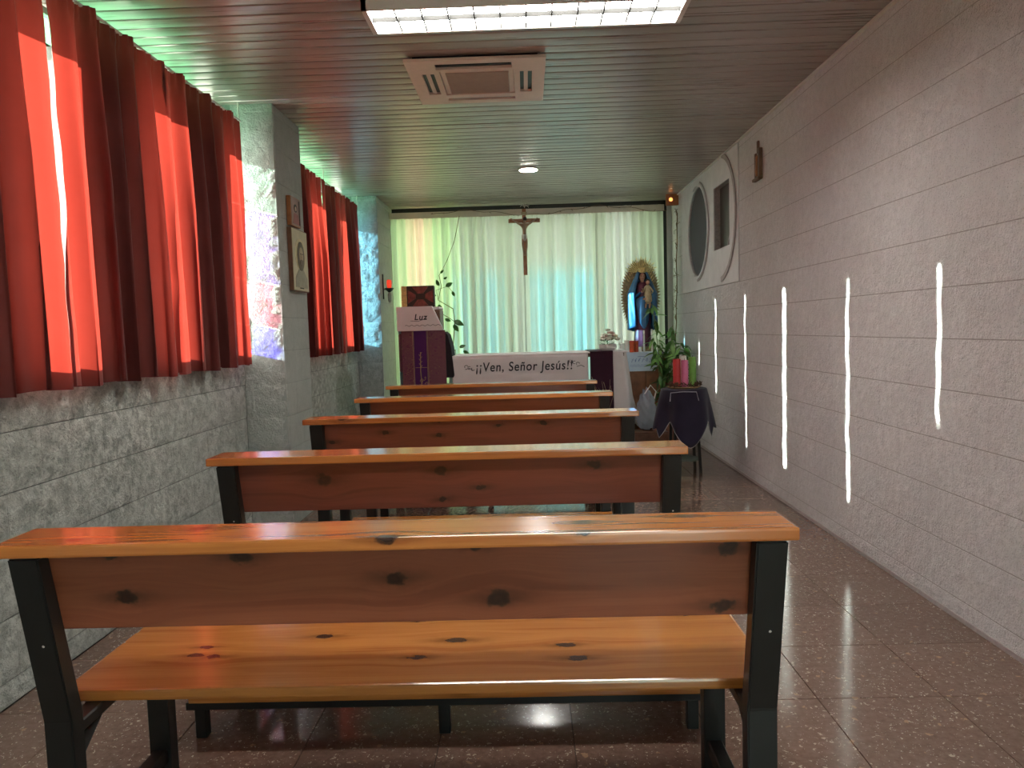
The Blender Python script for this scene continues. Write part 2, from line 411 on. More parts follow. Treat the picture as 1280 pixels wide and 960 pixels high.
# right wall: slab with the round and the square opening
cyc = (7.38, 2.085); sq = (6.24, 6.745, 1.84, 2.375)
loops = [[(-YF-.1, 0), (-YB, 0), (-YB, H+.02), (-YF-.1, H+.02)], circ(-cyc[0], cyc[1], .425, 64), [(-sq[1], sq[2]), (-sq[0], sq[2]), (-sq[0], sq[3]), (-sq[1], sq[3])]]
wr = plate(loops, .14, 'wall_right', M_mortar_r, axis='-X'); struct(wr); wr.location = (XR+.003+.07, 0, 0)
loops = [[(-8.1, 1.524+.004), (-5.98, 1.524+.004), (-5.98, H-.006), (-8.1, H-.006)], circ(-cyc[0], cyc[1], .425, 64), loops[2]]
pp = plate(loops, .012, 'plaster_patch', M_plaster, wr, axis='-X'); pp.location = (-.003-.07, 0, 0)
# the plaster rings around the openings
def ring(cy, cz, r0, r1, a0, a1, th, m, nm):
    n_ = 40; pts = [(-cy+r1*math.cos(a0+(a1-a0)*k/n_), cz+r1*math.sin(a0+(a1-a0)*k/n_)) for k in range(n_+1)]+[(-cy+r0*math.cos(a1-(a1-a0)*k/n_), cz+r0*math.sin(a1-(a1-a0)*k/n_)) for k in range(n_+1)]
    o = plate([pts], th, nm, m, wr, axis='-X'); o.location = (-.07-.013-th/2, 0, 0); return o
ring(cyc[0], cyc[1], .43, .455, -1.9, 1.9, .012, M_plaster, 'plaster_ring'); ring(cyc[0], cyc[1], .462, .474, -1.6, 1.3, .004, M_plaster_dk, 'repair_seam')
ring(6.56, 2.09, .50, .545, -1.45, 1.35, .005, M_plaster_dk, 'repair_seam')
M_dark = plain('dark_panel', (.075, .070, .082), .8, var=.1, scale=3); M_dark2 = plain('dark_panel_brown', (.05, .036, .036), .4)
d1 = struct(plate([circ(0, 0, .44, 48)], .01, 'window_3', M_dark, axis='-X')); d1.location = (XR+.02, cyc[0], cyc[1])
d2 = struct(new_obj('window_4', bx(XR+.05, XR+.07, sq[0]-.02, sq[1]+.02, sq[2]-.02, sq[3]+.02), M_dark2))
new_obj('brace', tube(BM(), [(XR+.03, 6.42, sq[2]+.01), (XR+.03, 6.27, sq[2]+.2)], .006), M_plaster, d2); new_obj('brace', tube(BM(), [(XR+.03, 6.36, sq[2]+.01), (XR+.03, 6.255, sq[2]+.15)], .005), M_plaster, d2)
d3 = struct(new_obj('wall_right_outside', bx(XR+.2, XR+.3, YB, YF+.1, 0, H), M_mortar_r))
for ci in range(len(Zc)-1):
    z0, z1 = Zc[ci], Zc[ci+1]; off = 2.843 if ci % 2 == 0 else 2.645
    js = [off+BLK*k for k in range(-3, 16)]
    for a, b in spans(js, 1.0, YF):
        if z0 > 1.5:
            if a < 8.1 and b > 5.98:
                if a < 5.98-.05: b = 5.98
                elif b > 8.1+.05: a = 8.1
                else: continue
        # local +X must face -X : rotate 180 deg, local y runs to -Y
        place_block(wr, 'block', b-a, z1-z0, M_rblock, .0035, (0-.07-.003, b, z0), PI, j=.0022)
# skirting line of mortar
struct(new_obj('baseboard_right', bx(XR-.006, XR+.004, YB, YF, 0, .018), M_plaster_dk))

M_pier = plain('pier_concrete', (.22, .21, .20), .9)
# left wall
SILL, WTOP = 1.112, 2.34
wl = struct(new_obj('wall_left', bx(-2.02, XL-.006, YB, YF, 0, SILL-.01), M_mortar_l))
openings = [(.75, 1.10), (1.63, 1.98), (2.55, 2.95), (3.44, 3.78), (4.34, 4.62), (5.33, 5.62), (6.02, 6.42), (6.90, 7.14), (7.5, 7.78)]
new_obj('window_sill', bx(-2.02, XL+.004, YB, YF, SILL-.012, SILL, .002), M_smooth, wl)
pierY = [YB]+[v for o_ in openings for v in o_]+[YF]
for a, b in zip(pierY[0::2], pierY[1::2]):
    new_obj('pier', bx(-2.02, -1.79, a, b, SILL, WTOP), M_pier, wl)
new_obj('transom', bx(-2.02, -1.86, YB, YF, WTOP, WTOP+.04), M_smooth, wl)
new_obj('eave', bx(-2.92, -1.98, YB-1, YF+1.5, 2.625, 2.75), M_smooth, wl)
def pillar(y0, y1):
    p = new_obj('pillar', bx(-1.86, -1.5-.005, y0+.005, y1-.005, 0, H+.02), M_mortar_l, wl)
    for ci in range(len(Zc)-1):
        z0, z1 = Zc[ci], Zc[ci+1]; h = z1-z0
        # camera-facing rough face: local +X faces -Y
        segs = [(-1.754, -1.5)] if ci % 2 else [(-1.754, -1.70), (-1.70, -1.5)]
        for a, b in segs: place_block(p, 'block', b-a, h, M_pblock, .007, (a, y0, z0), -PI/2, nu=7, nv=6, j=.0005)
        m_ = y0+(.33 if ci % 2 else .21)
        for a, b in ((y0, m_), (m_, y1)): place_block(p, 'block', b-a, h, M_smooth, .0015, (-1.5, a, z0), 0)
    return p
PIL = [(-.15, .4), (4.62, 5.17), (7.78, 8.72)]
for a, b in PIL: pillar(a, b)
for ci in range(len(Zc)-1):
    z0, z1 = Zc[ci], Zc[ci+1]
    if z0 >= SILL-.02: break
    js = [2.451+BLK*k+(0 if ci % 2 else BLK/2) for k in range(-3, 17)]
    for a, b in spans(js, .9, 7.78):
        if a >= 4.62 and b <= 5.17: continue
        if a < 4.62 < b: b = 4.62
        if a < 5.17 < b: a = 5.17
        if b-a < .03: continue
        place_block(wl, 'block', b-a, z1-z0, M_lblock, .009, (XL, a, z0), 0, nu=9, nv=6, j=.0022)
# glazing
def window(nm, y0, y1, ops, specials={}):
    w_ = struct(new_obj(nm, bx(-1.99, -1.95, y0, y1, H-.05, H-.02), M_white_metal))
    c = y0
    while c < y1-.05:
        d = min(c+.9, y1); new_obj('pane', bx(-1.972, -1.968, c+.01, d-.01, WTOP+.04, H-.05), G_green, w_)
        new_obj('mullion', bx(-1.985, -1.955, d-.012, d+.012, WTOP+.04, H-.05), M_white_metal, w_); c = d
    for a, b in ops:
        for (za, zb, m) in specials.get(a, [(SILL, WTOP, G_clear)]):
            if isinstance(m, list):
                for (f0, f1, mm) in m: new_obj('pane', bx(-1.952, -1.948, a+(b-a)*f0, a+(b-a)*f1, za+.004, zb-.004), mm, w_)
            else: new_obj('pane', bx(-1.952, -1.948, a+.004, b-.004, za+.004, zb-.004), m, w_)
    return w_
window('window_1', YB, 4.62, openings[:5], {4.34: [(2.05, WTOP, [(0, .82, G_clear), (.82, .985, G_mint)]), (1.62, 2.05, [(0, .82, G_clear), (.82, .985, G_violet)]), (1.35, 1.62, [(0, .82, G_clear), (.82, .985, G_magenta)]), (SILL, 1.35, [(0, .82, G_clear), (.82, .985, G_blue)])]})
window('window_2', 5.17, 7.78, openings[5:], {7.5: [(SILL, WTOP, G_cyan)]})

# back wall behind the camera
wb_ = struct(new_obj('wall_back', box(box(box(BM(), XL-.3, .2, YB-.15, YB, 0, H+.02), 1.2, XR+.3, YB-.15, YB, 0, H+.02), 0, 1.2, YB-.15, YB, 2.35, H+.02), M_plaster))
dr_ = struct(new_obj('fill_door_1', box(box(box(BM(), .2, .26, YB-.1, YB-.05, 0, 2.35), 1.14, 1.2, YB-.1, YB-.05, 0, 2.35), .2, 1.2, YB-.1, YB-.05, 2.29, 2.35), M_white_metal))  # glazed door added out of view to let in fill daylight
for a, b in ((.26, 1.14),): new_obj('pane', bx(a, b, YB-.08, YB-.075, .0, 2.29), G_clear, dr_)
# far wall: glazing behind curtains, black frame
wf = struct(new_obj('wall_far', bx(1.61, XR+.02, YF-.02, YF+.1, 0, H+.02), M_plaster))
new_obj('wall_return', bx(-2.02, -1.62, YF, YF+.1, 0, H+.02), M_smooth, wf)
fr = struct(new_obj('trim_2', box(box(box(BM(), -1.60, -1.565, YF-.06, YF-.01, 0, 2.585), 1.575, 1.615, YF-.06, YF-.01, 0, 2.585), -1.62, 1.62, YF-.06, YF-.01, 2.56, 2.60), M_black))
struct(new_obj('trim_3', bx(-1.545, -1.52, YF-.21, YF-.18, 0, 2.52), M_black))
struct(new_obj('trim_4', bx(XR-.075, XR-.05, YF-.04, YF-.015, 0, 2.5, .003), M_white_metal))
wd = struct(new_obj('window_5', bx(-1.62, 1.62, YF-.045, YF+.09, 2.5, H+.02), M_black))
Gl = {'g': glass('green_light_tint', (.64, .80, .54), .3), 'p': glass('peach_light_tint', (1.0, .80, .66), .3), 'w': glass('pale_light_tint', (.70, .72, .69), .3), 'c': glass('blue_light_tint', (.50, .92, 1.0), .05), 's': glass('sage_light_tint', (.50, .56, .45), .3)}  # tints added to colour the curtains like light from greenery and sky
colz = [(-1.6, -1.44, 'g'), (-1.44, -1.30, 'g'), (-1.30, -1.10, 'p'), (-1.10, -.98, 'g'), (-.98, -.76, 'g'), (-.76, -.70, 'c'), (-.70, -.60, 's'), (-.60, -.42, 's'), (-.42, -.34, 'c'), (-.34, -.10, 's'), (-.10, -.02, 'w'), (-.02, .12, 's'), (.12, .2, 'c'), (.2, .34, 's'), (.34, .43, 'c'), (.43, .58, 's'), (.58, .72, 'c'), (.72, .95, 's'), (.95, 1.2, 'w'), (1.2, 1.6, 's')]
for a, b, k in colz:
    new_obj('pane', bx(a, b-.004, YF-.045, YF-.04, 0, 1.85 if k == 'c' else 2.5), Gl[k], wd)
    if k == 'c': new_obj('pane', bx(a, b-.004, YF-.045, YF-.04, 1.86, 2.5), Gl['w'], wd)
struct(new_obj('ground', bx(-40, 20, -20, 40, -.35, -.2), plain('pale_paving', (.42, .45, .36), .9)))

# ------------------------------------------------------------------ curtains
def curtain(name, y0, y1, zt, zb, nf, amp, seed, m, label, group, xc=-1.68, axis='Y', wav=(.0, .0), nu=None, pinch=0, thick=0, lean=0, gaps=(None, None)):
    rd = random.Random(seed); ph = [rd.uniform(0, 6.28) for _ in range(8)]; W = y1-y0; nu = nu or int(W*120)
    fam = [rd.uniform(.35, 1.2) for _ in range(nf+3)]
    def f(u, v):      # v: 0 bottom .. 1 top
        z = zb+(zt-zb)*v
        a = u*nf; i = int(min(a, nf-1e-6)); am = fam[i]*(1-(a-i))+fam[i+1]*(a-i)
        fall = (1-v)
        A = amp*am*(.40+.60*min(1, fall*2.2))
        phs = 2*PI*a+ph[0]+.7*math.sin(v*2.1+ph[1])*fall
        sft = .35*math.sin(2*PI*a*.37+ph[2])*fall
        d = A*math.sin(phs+sft) + A*.3*math.sin(2.3*phs+ph[3])*fall
        ed = (1-min(1, min(u, 1-u)*nf*1.2))   # edges
        yy = y0+W*u + A*.5*math.sin(2*phs+ph[4])*fall*(1-ed)
        key = gaps[0] if u < .5 else gaps[1]
        if key:
            gy, gw, zc0, zc1 = key
            open_ = max(0, min(1, (z-zc0)/.12))*max(0, min(1, (zc1-z)/.15))
            wob = .007*math.sin(z*4+gy*7)+.005*math.sin(z*11+gy*3)+.0025*math.sin(z*29+gy)
            tgt = gy+wob*min(1, fall*8)+(1 if u < .5 else -1)*(gw/2*(.75+.25*math.sin(z*17+gy*5))*open_-.012*(1-open_))
            yy = yy*(1-ed**3)+tgt*ed**3
        yy += lean*fall
        if v > .96: d += amp*.12*math.sin(2*PI*a*4)
        zz = z + (.006*math.sin(2*PI*a*.5+ph[7]) if v < .02 else 0) + (.012*math.sin(2*PI*a*.5+ph[7]) if v > .97 else 0)
        d *= (1 - .6*ed)
        return (xc+d, yy, zz) if axis == 'Y' else (yy, xc+d, zz)
    o = new_obj(name, grid_surf(f, nu, 36, thick), m, None, True); tag(o, label, 'curtain', group)
    # hem: a doubled band on the inner side at the bottom
    return o, f
R = 'red curtain panels on the left wall'
GP = [(1.80, .004, 3, 3.1), (2.722, .014, 1.50, 2.6), (3.60, .024, .9, 2.36), None, None, (5.452, .014, .9, 2.6), (6.36, .022, 1.35, 2.6), (7.02, .016, 1.38, 2.0)]
spec = [(.45, 1.79, 5, .05, 11, None, 0, 'red curtain panel nearest the camera on the left wall, mostly out of view'),
        (1.81, 2.715, 6, .055, 12, 0, 1, 'red curtain panel cut by the left picture edge, hanging left of the first bright slit'),
        (2.73, 3.59, 6, .058, 13, 1, 2, 'red curtain panel with a broad glowing pleat, between the two bright slits nearest the camera'),
        (3.61, 4.55, 6, .052, 14, 2, None, 'red curtain panel ending at the near side of the block pillar with holy pictures')]
for i, (a, b, nf, am, sd, g0, g1, lb) in enumerate(spec):
    o, f = curtain('red_curtain', a, b, 2.505 if i < 2 else 2.495, 1.035, nf, am, sd, M_redcloth, lb, R, gaps=(GP[g0] if g0 is not None else None, GP[g1] if g1 is not None else None))
spec2 = [(5.20, 5.445, 2, .035, 21, None, 5, 'narrow red curtain strip touching the far side of the pillar with holy pictures'),
         (5.46, 6.35, 6, .05, 22, 5, 6, 'red curtain panel just beyond the pillar, left of the middle slit of the far window'),
         (6.37, 7.01, 4, .046, 23, 6, 7, 'red curtain panel in the middle of the far left window between two bright slits'),
         (7.03, 7.70, 4, .045, 24, 7, None, 'farthest red curtain panel, nearest the altar, beside the bluish lit wall corner')]
for (a, b, nf, am, sd, g0, g1, lb) in spec2:
    curtain('red_curtain', a, b, 2.495, 1.035, nf, am, sd, M_redcloth, lb, R, gaps=(GP[g0] if g0 is not None else None, GP[g1] if g1 is not None else None))
for (a, b, lb) in ((.42, 4.6, 'thin white curtain rail above the near red curtains'), (5.18, 7.76, 'thin white curtain rail above the far red curtains beyond the pillar')):
    r_ = tube(BM(), [(-1.69, a, 2.50), (-1.69, b, 2.50)], .008, 8)
    for y in (a+.02, (a+b)/2, b-.02): tube(r_, [(-1.69, y, 2.50), (-1.69, y, H)], .005, 6)
    tag(new_obj('curtain_rail', r_, M_white_metal), lb, 'curtain rail', 'curtain rails')
wc = [(-1.52, -.91, 6, 'off-white curtain panel glowing green behind the lectern'), (-.93, .0, 9, 'off-white curtain panel left of the crucifix behind the altar'), (-.02, .82, 8, 'off-white curtain panel right of the crucifix with bluish light'), (.80, 1.56, 8, 'off-white curtain panel behind the gilded statue')]
for i, (a, b, nf, lb) in enumerate(wc):
    curtain('white_curtain', a, b, 2.535, .02, nf, .042, 40+i, M_whitecurt, lb, 'off-white curtains across the far wall', xc=YF-.14-.028*(i % 2), axis='X', nu=int((b-a)*130), wav=(.01, .01))
r_ = bx(-1.53, 1.56, YF-.232, YF-.229, 2.465, 2.535); tag(new_obj('curtain_heading_band', r_, cloth('heading_tape', (.84, .78, .73), .5, .08)), 'greyish pink heading band along the top of the off-white curtains', 'curtain band')

# ------------------------------------------------------------------ benches
BX = -.2586; BY = [1.34, 2.272, 3.267, 4.261, 5.218]
def wood_board(name, x0, x1, y0, y1, z0, z1, m, parent, bev=.004):
    return new_obj(name, bx(x0, x1, y0, y1, z0, z1, bev, 2), m, parent)
def kn(pts, y0, z=False, r=.013): return pts
def make_bench(i, y0):
    L = ['varnished pine bench nearest the camera, whole back and seat in view', 'second pine bench from the camera, worn red spot on its right end',
         'third pine bench from the camera, in the middle of the row', 'fourth pine bench from the camera, second from the altar', 'foremost pine bench right before the altar, only its back showing']
    t = empty('pine_bench', (BX, y0, 0), L[i], 'bench', 'pine benches facing the altar')
    if i == 0:
        kb = pine('pine_back_near_shade', (.34, .105, .05), (.24, .066, .032), [(-.289, .825, .014), (-.518, .76, .014), (-.001, .783, .014), (.192, .745, .016), (.619, .82, .015), (.615, .725, .015), (.15, .832, .009), (-.533, .835, .012)], gloss=.32)  # back: shade of the camera-facing side is in the colour
        kt = pine('pine_top_near', PL, PD, [(-.60, .857, .010), (-.386, .922, .011), (-.01, .826, .014), (.354, .90, .013), (.551, .925, .011), (.35, .83, .01)])
        ks = pine('pine_seat_near', (.64, .255, .058), (.46, .155, .032), [(-.56, 1.02, .016), (-.26, .91, .015), (-.04, 1.0, .012), (-.53, .86, .010), (-.537, .815, .011), (-.49, .805, .012), (-.01, .78, .012), (.07, .87, .018), (.18, 1.025, .011), (.42, 1.01, .012), (.64, 1.0, .010), (.33, .83, .013), (.35, .76, .015)])
    elif i == 1:
        kb = pine('pine_back_second_shade', (.24, .068, .042), (.155, .042, .027), [(-.022, .807, .013), (-.387, .79, .017), (.457, .812, .014), (.10, .76, .010), (-.02, .73, .010)], gloss=.34)  # shaded back painted darker than the top and seat pine
        kt, ks = M_top, M_seat
    elif i == 2:
        kb = pine('pine_back_third_shade', (.27, .08, .048), (.18, .052, .032), [(-.38, .80, .010), (-.14, .84, .010), (-.146, .785, .009), (.32, .82, .009), (.12, .815, .007), (.6, .84, .008), (-.62, .77, .010)], gloss=.34)  # shade painted into this back's pine as well
        kt = pine('pine_top_third', PL, PD, [(-.56, .83, .014), (-.31, .905, .010), (.01, .86, .020), (.42, .9, .014)]); ks = M_seat
    else: kb, kt, ks = M_back_shade, M_top, M_seat
    HL = .737
    tp = BM(); box(tp, -HL, HL, -.008, .125, .808, .832, .005, 2)
    new_obj('top_rail', tp, kt, t)
    # backrest board leans with the posts
    b = BM(); box(b, -.715, .72, .030, .048, .648, .808, .003, 2)
    for v in b.verts: v.co.y += (.808-v.co.z)*.19
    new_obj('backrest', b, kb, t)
    s = bx(-.752, .757, .185, .62, .440, .464, .006, 2); new_obj('seat', s, ks, t)
    for sx in (-1, 1):
        cx = -.68 if sx < 0 else .69
        pf = BM(); pr = [(0, .806), (.066, .46), (.066, 0), (.106, 0), (.106, .445), (.040, .806)]   # side profile y,z
        pr = [(y-.004, z) for y, z in pr]; pr = pr[:4]+[(.102, .465), (.030, .806)]
        A = [pf.verts.new((cx-.0285, y, z)) for y, z in pr]; B_ = [pf.verts.new((cx+.0285, y, z)) for y, z in pr]
        pf.faces.new(A[::-1]); pf.faces.new(B_)
        for k in range(6): pf.faces.new((A[k], A[(k+1) % 6], B_[(k+1) % 6], B_[k]))
        bmesh.ops.recalc_face_normals(pf, faces=pf.faces[:]); bmesh.ops.bevel(pf, geom=pf.edges[:], offset=.003, segments=2, affect='EDGES')
        pf_o = new_obj('rear_leg', pf, M_steel, t)
        new_obj('bolt', lathe(BM(), [(.0001, .004), (.004, .003), (.006, 0)], 8).__class__ and ball(BM(), (cx+.005, .032, .628), .005, 1, .5, 1, 8, 6), M_white_metal, pf_o)
        new_obj('front_leg', bx(cx-.026, cx+.026, .44, .48, 0, .418, .003, 2), M_steel, t)
        new_obj('seat_bearer', bx(cx-.02, cx+.02, .095, .58, .415, .44, .003), M_steel, t)
        # gusset strut from post to bearer and a low stretcher
        new_obj('strut', tube(BM(), [(cx, .09, .345), (cx, .20, .42)], .014, 4), M_steel, t)
        new_obj('stretcher', bx(cx-.018, cx+.018, .095, .445, .15, .185, .003), M_steel, t)
    return t
for i, y in enumerate(BY): make_bench(i, y)
KL = ['low kneeler with pine board under the nearest bench, three short dark legs', 'low kneeler hidden mostly below the second bench', 'low kneeler whose pine board shows under the back of the second bench', 'low kneeler before the foremost bench']
for i in range(4):
    yk = BY[i+1]-.11
    t = empty('kneeler', (BX-.02, yk, 0), KL[i], 'kneeler', 'low kneelers between the benches')
    new_obj('board', bx(-.765, .775, -.005, .155, .112, .134, .004, 2), M_seat, t)
    new_obj('frame', box(box(BM(), -.775, .775, .0, .02, .090, .112), -.775, .775, .13, .15, .09, .112), M_steel, t)
    for x in (-.735, .0, .74): new_obj('leg', bx(x-.017, x+.017, .003, .035, 0, .09, .002), M_steel, t)

# ------------------------------------------------------------------ ceiling things
def ceiling_lamp(x0, x1, y0, y1, label):
    zb = 2.548; t = empty('ceiling_lamp', ((x0+x1)/2, (y0+y1)/2, H), label, 'ceiling lamp', 'fluorescent ceiling lamps')
    X0, X1, Y0, Y1 = -(x1-x0)/2, (x1-x0)/2, -(y1-y0)/2, (y1-y0)/2; z0 = zb-H
    f = BM(); e = .022
    box(f, X0, X1, Y0, Y0+.012, z0, 0); box(f, X0, X1, Y1-.012, Y1, z0, 0); box(f, X0, X0+e, Y0, Y1, z0, 0); box(f, X1-e, X1, Y0, Y1, z0, 0); box(f, X0, X1, Y0, Y1, -.006, -.001)
    new_obj('housing', f, M_white_metal, t)
    gr = BM(); n_ = 12
    for k in range(1, n_): x = X0+e+(X1-X0-2*e)*k/n_; box(gr, x-.0028, x+.0028, Y0+.01, Y1-.01, z0+.002, z0+.022)
    for k in range(1, int(round((y1-y0)/.11))): y = Y0+k*(y1-y0)/round((y1-y0)/.11); box(gr, X0+e, X1-e, y-.0028, y+.0028, z0+.002, z0+.022)
    new_obj('louvre_grid', gr, plain('louvre_grey', (.02, .02, .02), .9), t)
    new_obj('diffuser', bx(X0+e, X1-e, Y0+.012, Y1-.012, z0+.024, z0+.028), M_tube, t)
    return t
ceiling_lamp(-.655, .725, 3.235, 3.50, 'lit fluorescent lamp with white square louvre grid at top of picture')
ceiling_lamp(-.655, .725, .3, .565, 'fluorescent fill lamp added unseen on the ceiling behind the camera')  # extra lamp, added out of view for fill light
# air conditioner cassette
ac = empty('air_conditioner', (-.228, 4.30, H), 'square cream ceiling air conditioner cassette with dark vents', 'air conditioner')
h = .363; zt = -.028
def rect(a, b, c, d): return [(a, c), (b, c), (b, d), (a, d)]
vents = [rect(-.215, .19, -h+.05, -h+.135), rect(-.2, .2, h-.105, h-.06), rect(-h+.065, -h+.135, -.17, .18), rect(h-.135, h-.065, -.17, .18)]
pl = plate([rect(-h, h, -h, h)]+vents+[rect(-.2, .2, -.2, .2)], .012, 'panel', M_cream, ac, axis='Z', bevel=.002); pl.location.z = -.024
new_obj('intake_grille', bx(-.17, .17, -.165, .165, -.034, -.024, .003), M_cream2, ac)
g_ = BM()
for k in range(22): y = -.155+k*.0148; box(g_, -.165, .165, y, y+.005, -.037, -.0335)
o = new_obj('grille_bars', g_, M_cream2, ac); o['kind'] = 'stuff'
new_obj('intake_frame', bx(-.198, .198, -.198, .198, -.026, -.008, .004), M_cream, ac)
new_obj('duct', bx(-h+.04, h-.04, -h+.04, h-.04, -.017, .01), M_black, ac)
for (a, b, c, d) in ((-.205, .18, -h+.092, -h+.099), (-.175, .175, h-.088, h-.074)): new_obj('vane', bx(a, b, c, d, -.024, -.019), M_steel, ac)
for (a, b, c, d) in ((-h+.088, -h+.110, -.165, .175), (h-.112, h-.09, -.165, .175)): new_obj('vane', bx(a, b, c, d, -.026, -.02), M_cream, ac)
new_obj('sensor', lathe(BM(), [(.009, -.031), (.007, -.027), (.007, -.02)], 10, (-.27, -.27, 0)), M_black, ac)
for x in (-.13, .16): new_obj('clip', bx(x-.008, x+.008, .202, .214, -.031, -.026), M_cream2, ac)
dl = empty('downlight', (.055, 6.745, H), 'small round lit downlight flush in the slatted ceiling', 'ceiling light')
new_obj('ring', lathe(BM(), [(.088, -.002), (.086, -.012), (.074, -.012), (.074, -.004)], 28), M_white_metal, dl); new_obj('lens', lathe(BM(), [(.076, -.014), (.076, -.004)], 28), M_down, dl)
el = empty('emergency_light', (1.60, 8.3, 2.50), 'small orange glowing light box high in the far right corner', 'light')
new_obj('housing', bx(-.055, .078, -.02, .03, -.01, .115, .006, 2), M_midwood, el); new_obj('lens', lathe(BM(), [(.022, 0), (.018, .008), (.001, .012)], 14, (0, 0, 0)), M_orange, el)
for c in el.children:
    if c.name.startswith('lens'): c.rotation_euler = (PI/2, 0, 0); c.location = (-.005, -.018, .05)

# ------------------------------------------------------------------ wall things
# carved plaque on right wall
pq = empty('wall_plaque', (XR, 5.45, 2.20), 'small carved wooden plaque high on the pale right wall', 'wall plaque')
new_obj('side_bar', bx(-.03, -.004, -.075, -.045, .02, .215, .003), M_brown, pq); new_obj('base', bx(-.035, -.004, -.075, .075, .0, .02, .003), M_brown, pq)
new_obj('side_bar', bx(-.018, -.004, .045, .075, .02, .20, .003), M_brown, pq); new_obj('figure', lathe(BM(), [(.012, .03), (.018, .06), (.010, .13), (.013, .145), (.011, .165), (.002, .175)], 12, (-.018, 0, 0)), M_midwood, pq)
new_obj('finial', bx(-.02, -.004, -.012, .012, .19, .275, .003), M_brown, pq); new_obj('backboard', bx(-.008, -.002, -.07, .07, .01, .20), plain('plaque_back', (.45, .36, .33), .7), pq)
# icons on the pillar
def icon(z0, z1, y0, y1, label, big):
    t = empty('holy_picture', (-1.5, (y0+y1)/2, z0), label, 'picture', None)
    W, Hh = (y1-y0), z1-z0; dep = .03
    new_obj('board', bx(.002, dep, -W/2, W/2, 0, Hh, .002), M_brown if big else M_midwood, t)
    fc = plain('icon_ground' + ('' if big else '_small'), (.50, .44, .30) if big else (.30, .17, .14), .5, var=.12, scale=12)
    new_obj('painted_ground', bx(dep, dep+.002, -W/2+.006, W/2-.006, .006, Hh-.006), fc, t)
    def pl(loop, nm, m, k):
        o = plate([loop], .0016, nm, m, t, axis='X'); o.location = (dep+.0025+k*.0016, 0, 0)
    if big:
        pl(circ(0, Hh*.60, W*.36, 30, 0, Hh*.25), 'halo', plain('halo_ochre', (.56, .46, .26), .5), 0)
        pl([(-W*.40, Hh*.06), (W*.40, Hh*.06), (W*.38, Hh*.22), (W*.14, Hh*.36), (-W*.14, Hh*.36), (-W*.38, Hh*.22)], 'robe', plain('icon_robe', (.32, .30, .23), .6), 1)
        pl([(W*.0+W*.23*math.cos(a), Hh*.57+Hh*.235*math.sin(a)) for a in [2*PI*k/26 for k in range(26)]], 'hair', plain('icon_hair', (.14, .11, .075), .6), 2)
        pl(circ(0, Hh*.585, W*.125, 24, 0, Hh*.13), 'face', plain('icon_face', (.42, .31, .19), .6), 3)
        pl(circ(0, Hh*.465, W*.10, 20, 0, Hh*.055), 'beard', plain('icon_beard', (.13, .10, .07), .6), 4)
        for s in (-1, 1): pl(circ(s*W*.05, Hh*.605, W*.025, 10, 0, Hh*.008), 'eye', M_ink, 5)
        pl([(-.007*W, Hh*.60), (.02*W, Hh*.53), (-.02*W, Hh*.53)], 'nose', plain('icon_nose', (.33, .23, .14), .6), 5)
        pl(rect(-W*.12, W*.12, Hh*.045, Hh*.06), 'caption', M_ink, 1)
    else:
        pl(circ(-.01, Hh*.62, W*.16, 20, 0, Hh*.14), 'hair', M_hair, 0); pl(circ(-.01, Hh*.6, W*.08, 16, 0, Hh*.08), 'face', plain('icon_face_small', (.5, .34, .25), .6), 1)
        pl([(-W*.35, Hh*.08), (W*.3, Hh*.08), (W*.2, Hh*.42), (-W*.2, Hh*.45)], 'robe', plain('icon_robe_red', (.32, .10, .09), .6), 0)
        pl(rect(W*.30, W*.38, Hh*.08, Hh*.92), 'border', M_hair, 1)
    return t
icon(1.49, 1.892, 4.785, 5.115, 'pale icon of a bearded haloed man hanging on the pillar below a small picture', True)
icon(1.905, 2.09, 4.80, 5.0, 'small dark reddish holy picture above the big icon on the pillar', False)
# sanctuary lamp
sl = empty('sanctuary_lamp', (-1.455, 7.93, 1.66), 'small red glowing sanctuary lamp on a black bracket left of the lectern', 'lamp')
new_obj('bracket', tube(tube(BM(), [(-.03, 0, 0), (.05, 0, 0)], .006, 6), [(-.04, .0, -.10), (-.04, 0, .16)], .008, 6), M_black, sl)
new_obj('dish', lathe(BM(), [(.012, -.03), (.045, 0), (.050, .012), (.03, .014)], 18, (.025, 0, 0)), M_black, sl)
new_obj('red_glass', lathe(BM(), [(.020, .014), (.026, .04), (.026, .085), (.020, .10)], 16, (.025, 0, 0)), M_redglow, sl)
new_obj('tassel', lathe(BM(), [(.004, -.14), (.018, -.12), (.02, -.05), (.006, -.03)], 12, (.025, 0, 0)), plain('grey_tassel', (.3, .32, .3), .8), sl)
# crucifix
cr = empty('crucifix', (.006, 8.42, 1.80), 'wooden crucifix with carved figure hanging on the off-white curtain', 'crucifix')
new_obj('upright', bx(-.021, .021, 0, .02, 0, .725, .003), M_midwood, cr); new_obj('crossbar', bx(-.175, .175, -.002, .018, .575, .618, .003), M_midwood, cr)
new_obj('title_plate', bx(-.03, .03, -.006, 0, .655, .69), M_palegold, cr)
def skin(name, verts, edges, rad, m, parent, sub=2, loc=None):
    me = bpy.data.meshes.new(name); me.from_pydata(verts, edges, []); me.update(); o = bpy.data.objects.new(name, me); col.objects.link(o)
    md = o.modifiers.new('s', 'SKIN'); 
    for i, r in enumerate(rad):
        me.skin_vertices[0].data[i].radius = (r, r) if not isinstance(r, tuple) else r
    me.skin_vertices[0].data[0].use_root = True
    sb = o.modifiers.new('b', 'SUBSURF'); sb.levels = sub; sb.render_levels = sub
    dg = bpy.context.evaluated_depsgraph_get(); m2 = bpy.data.meshes.new_from_object(o.evaluated_get(dg)); m2.name = name
    bpy.data.objects.remove(o)
    for p in m2.polygons: p.use_smooth = True
    return link(name, m2, m, parent, loc)
S = .36
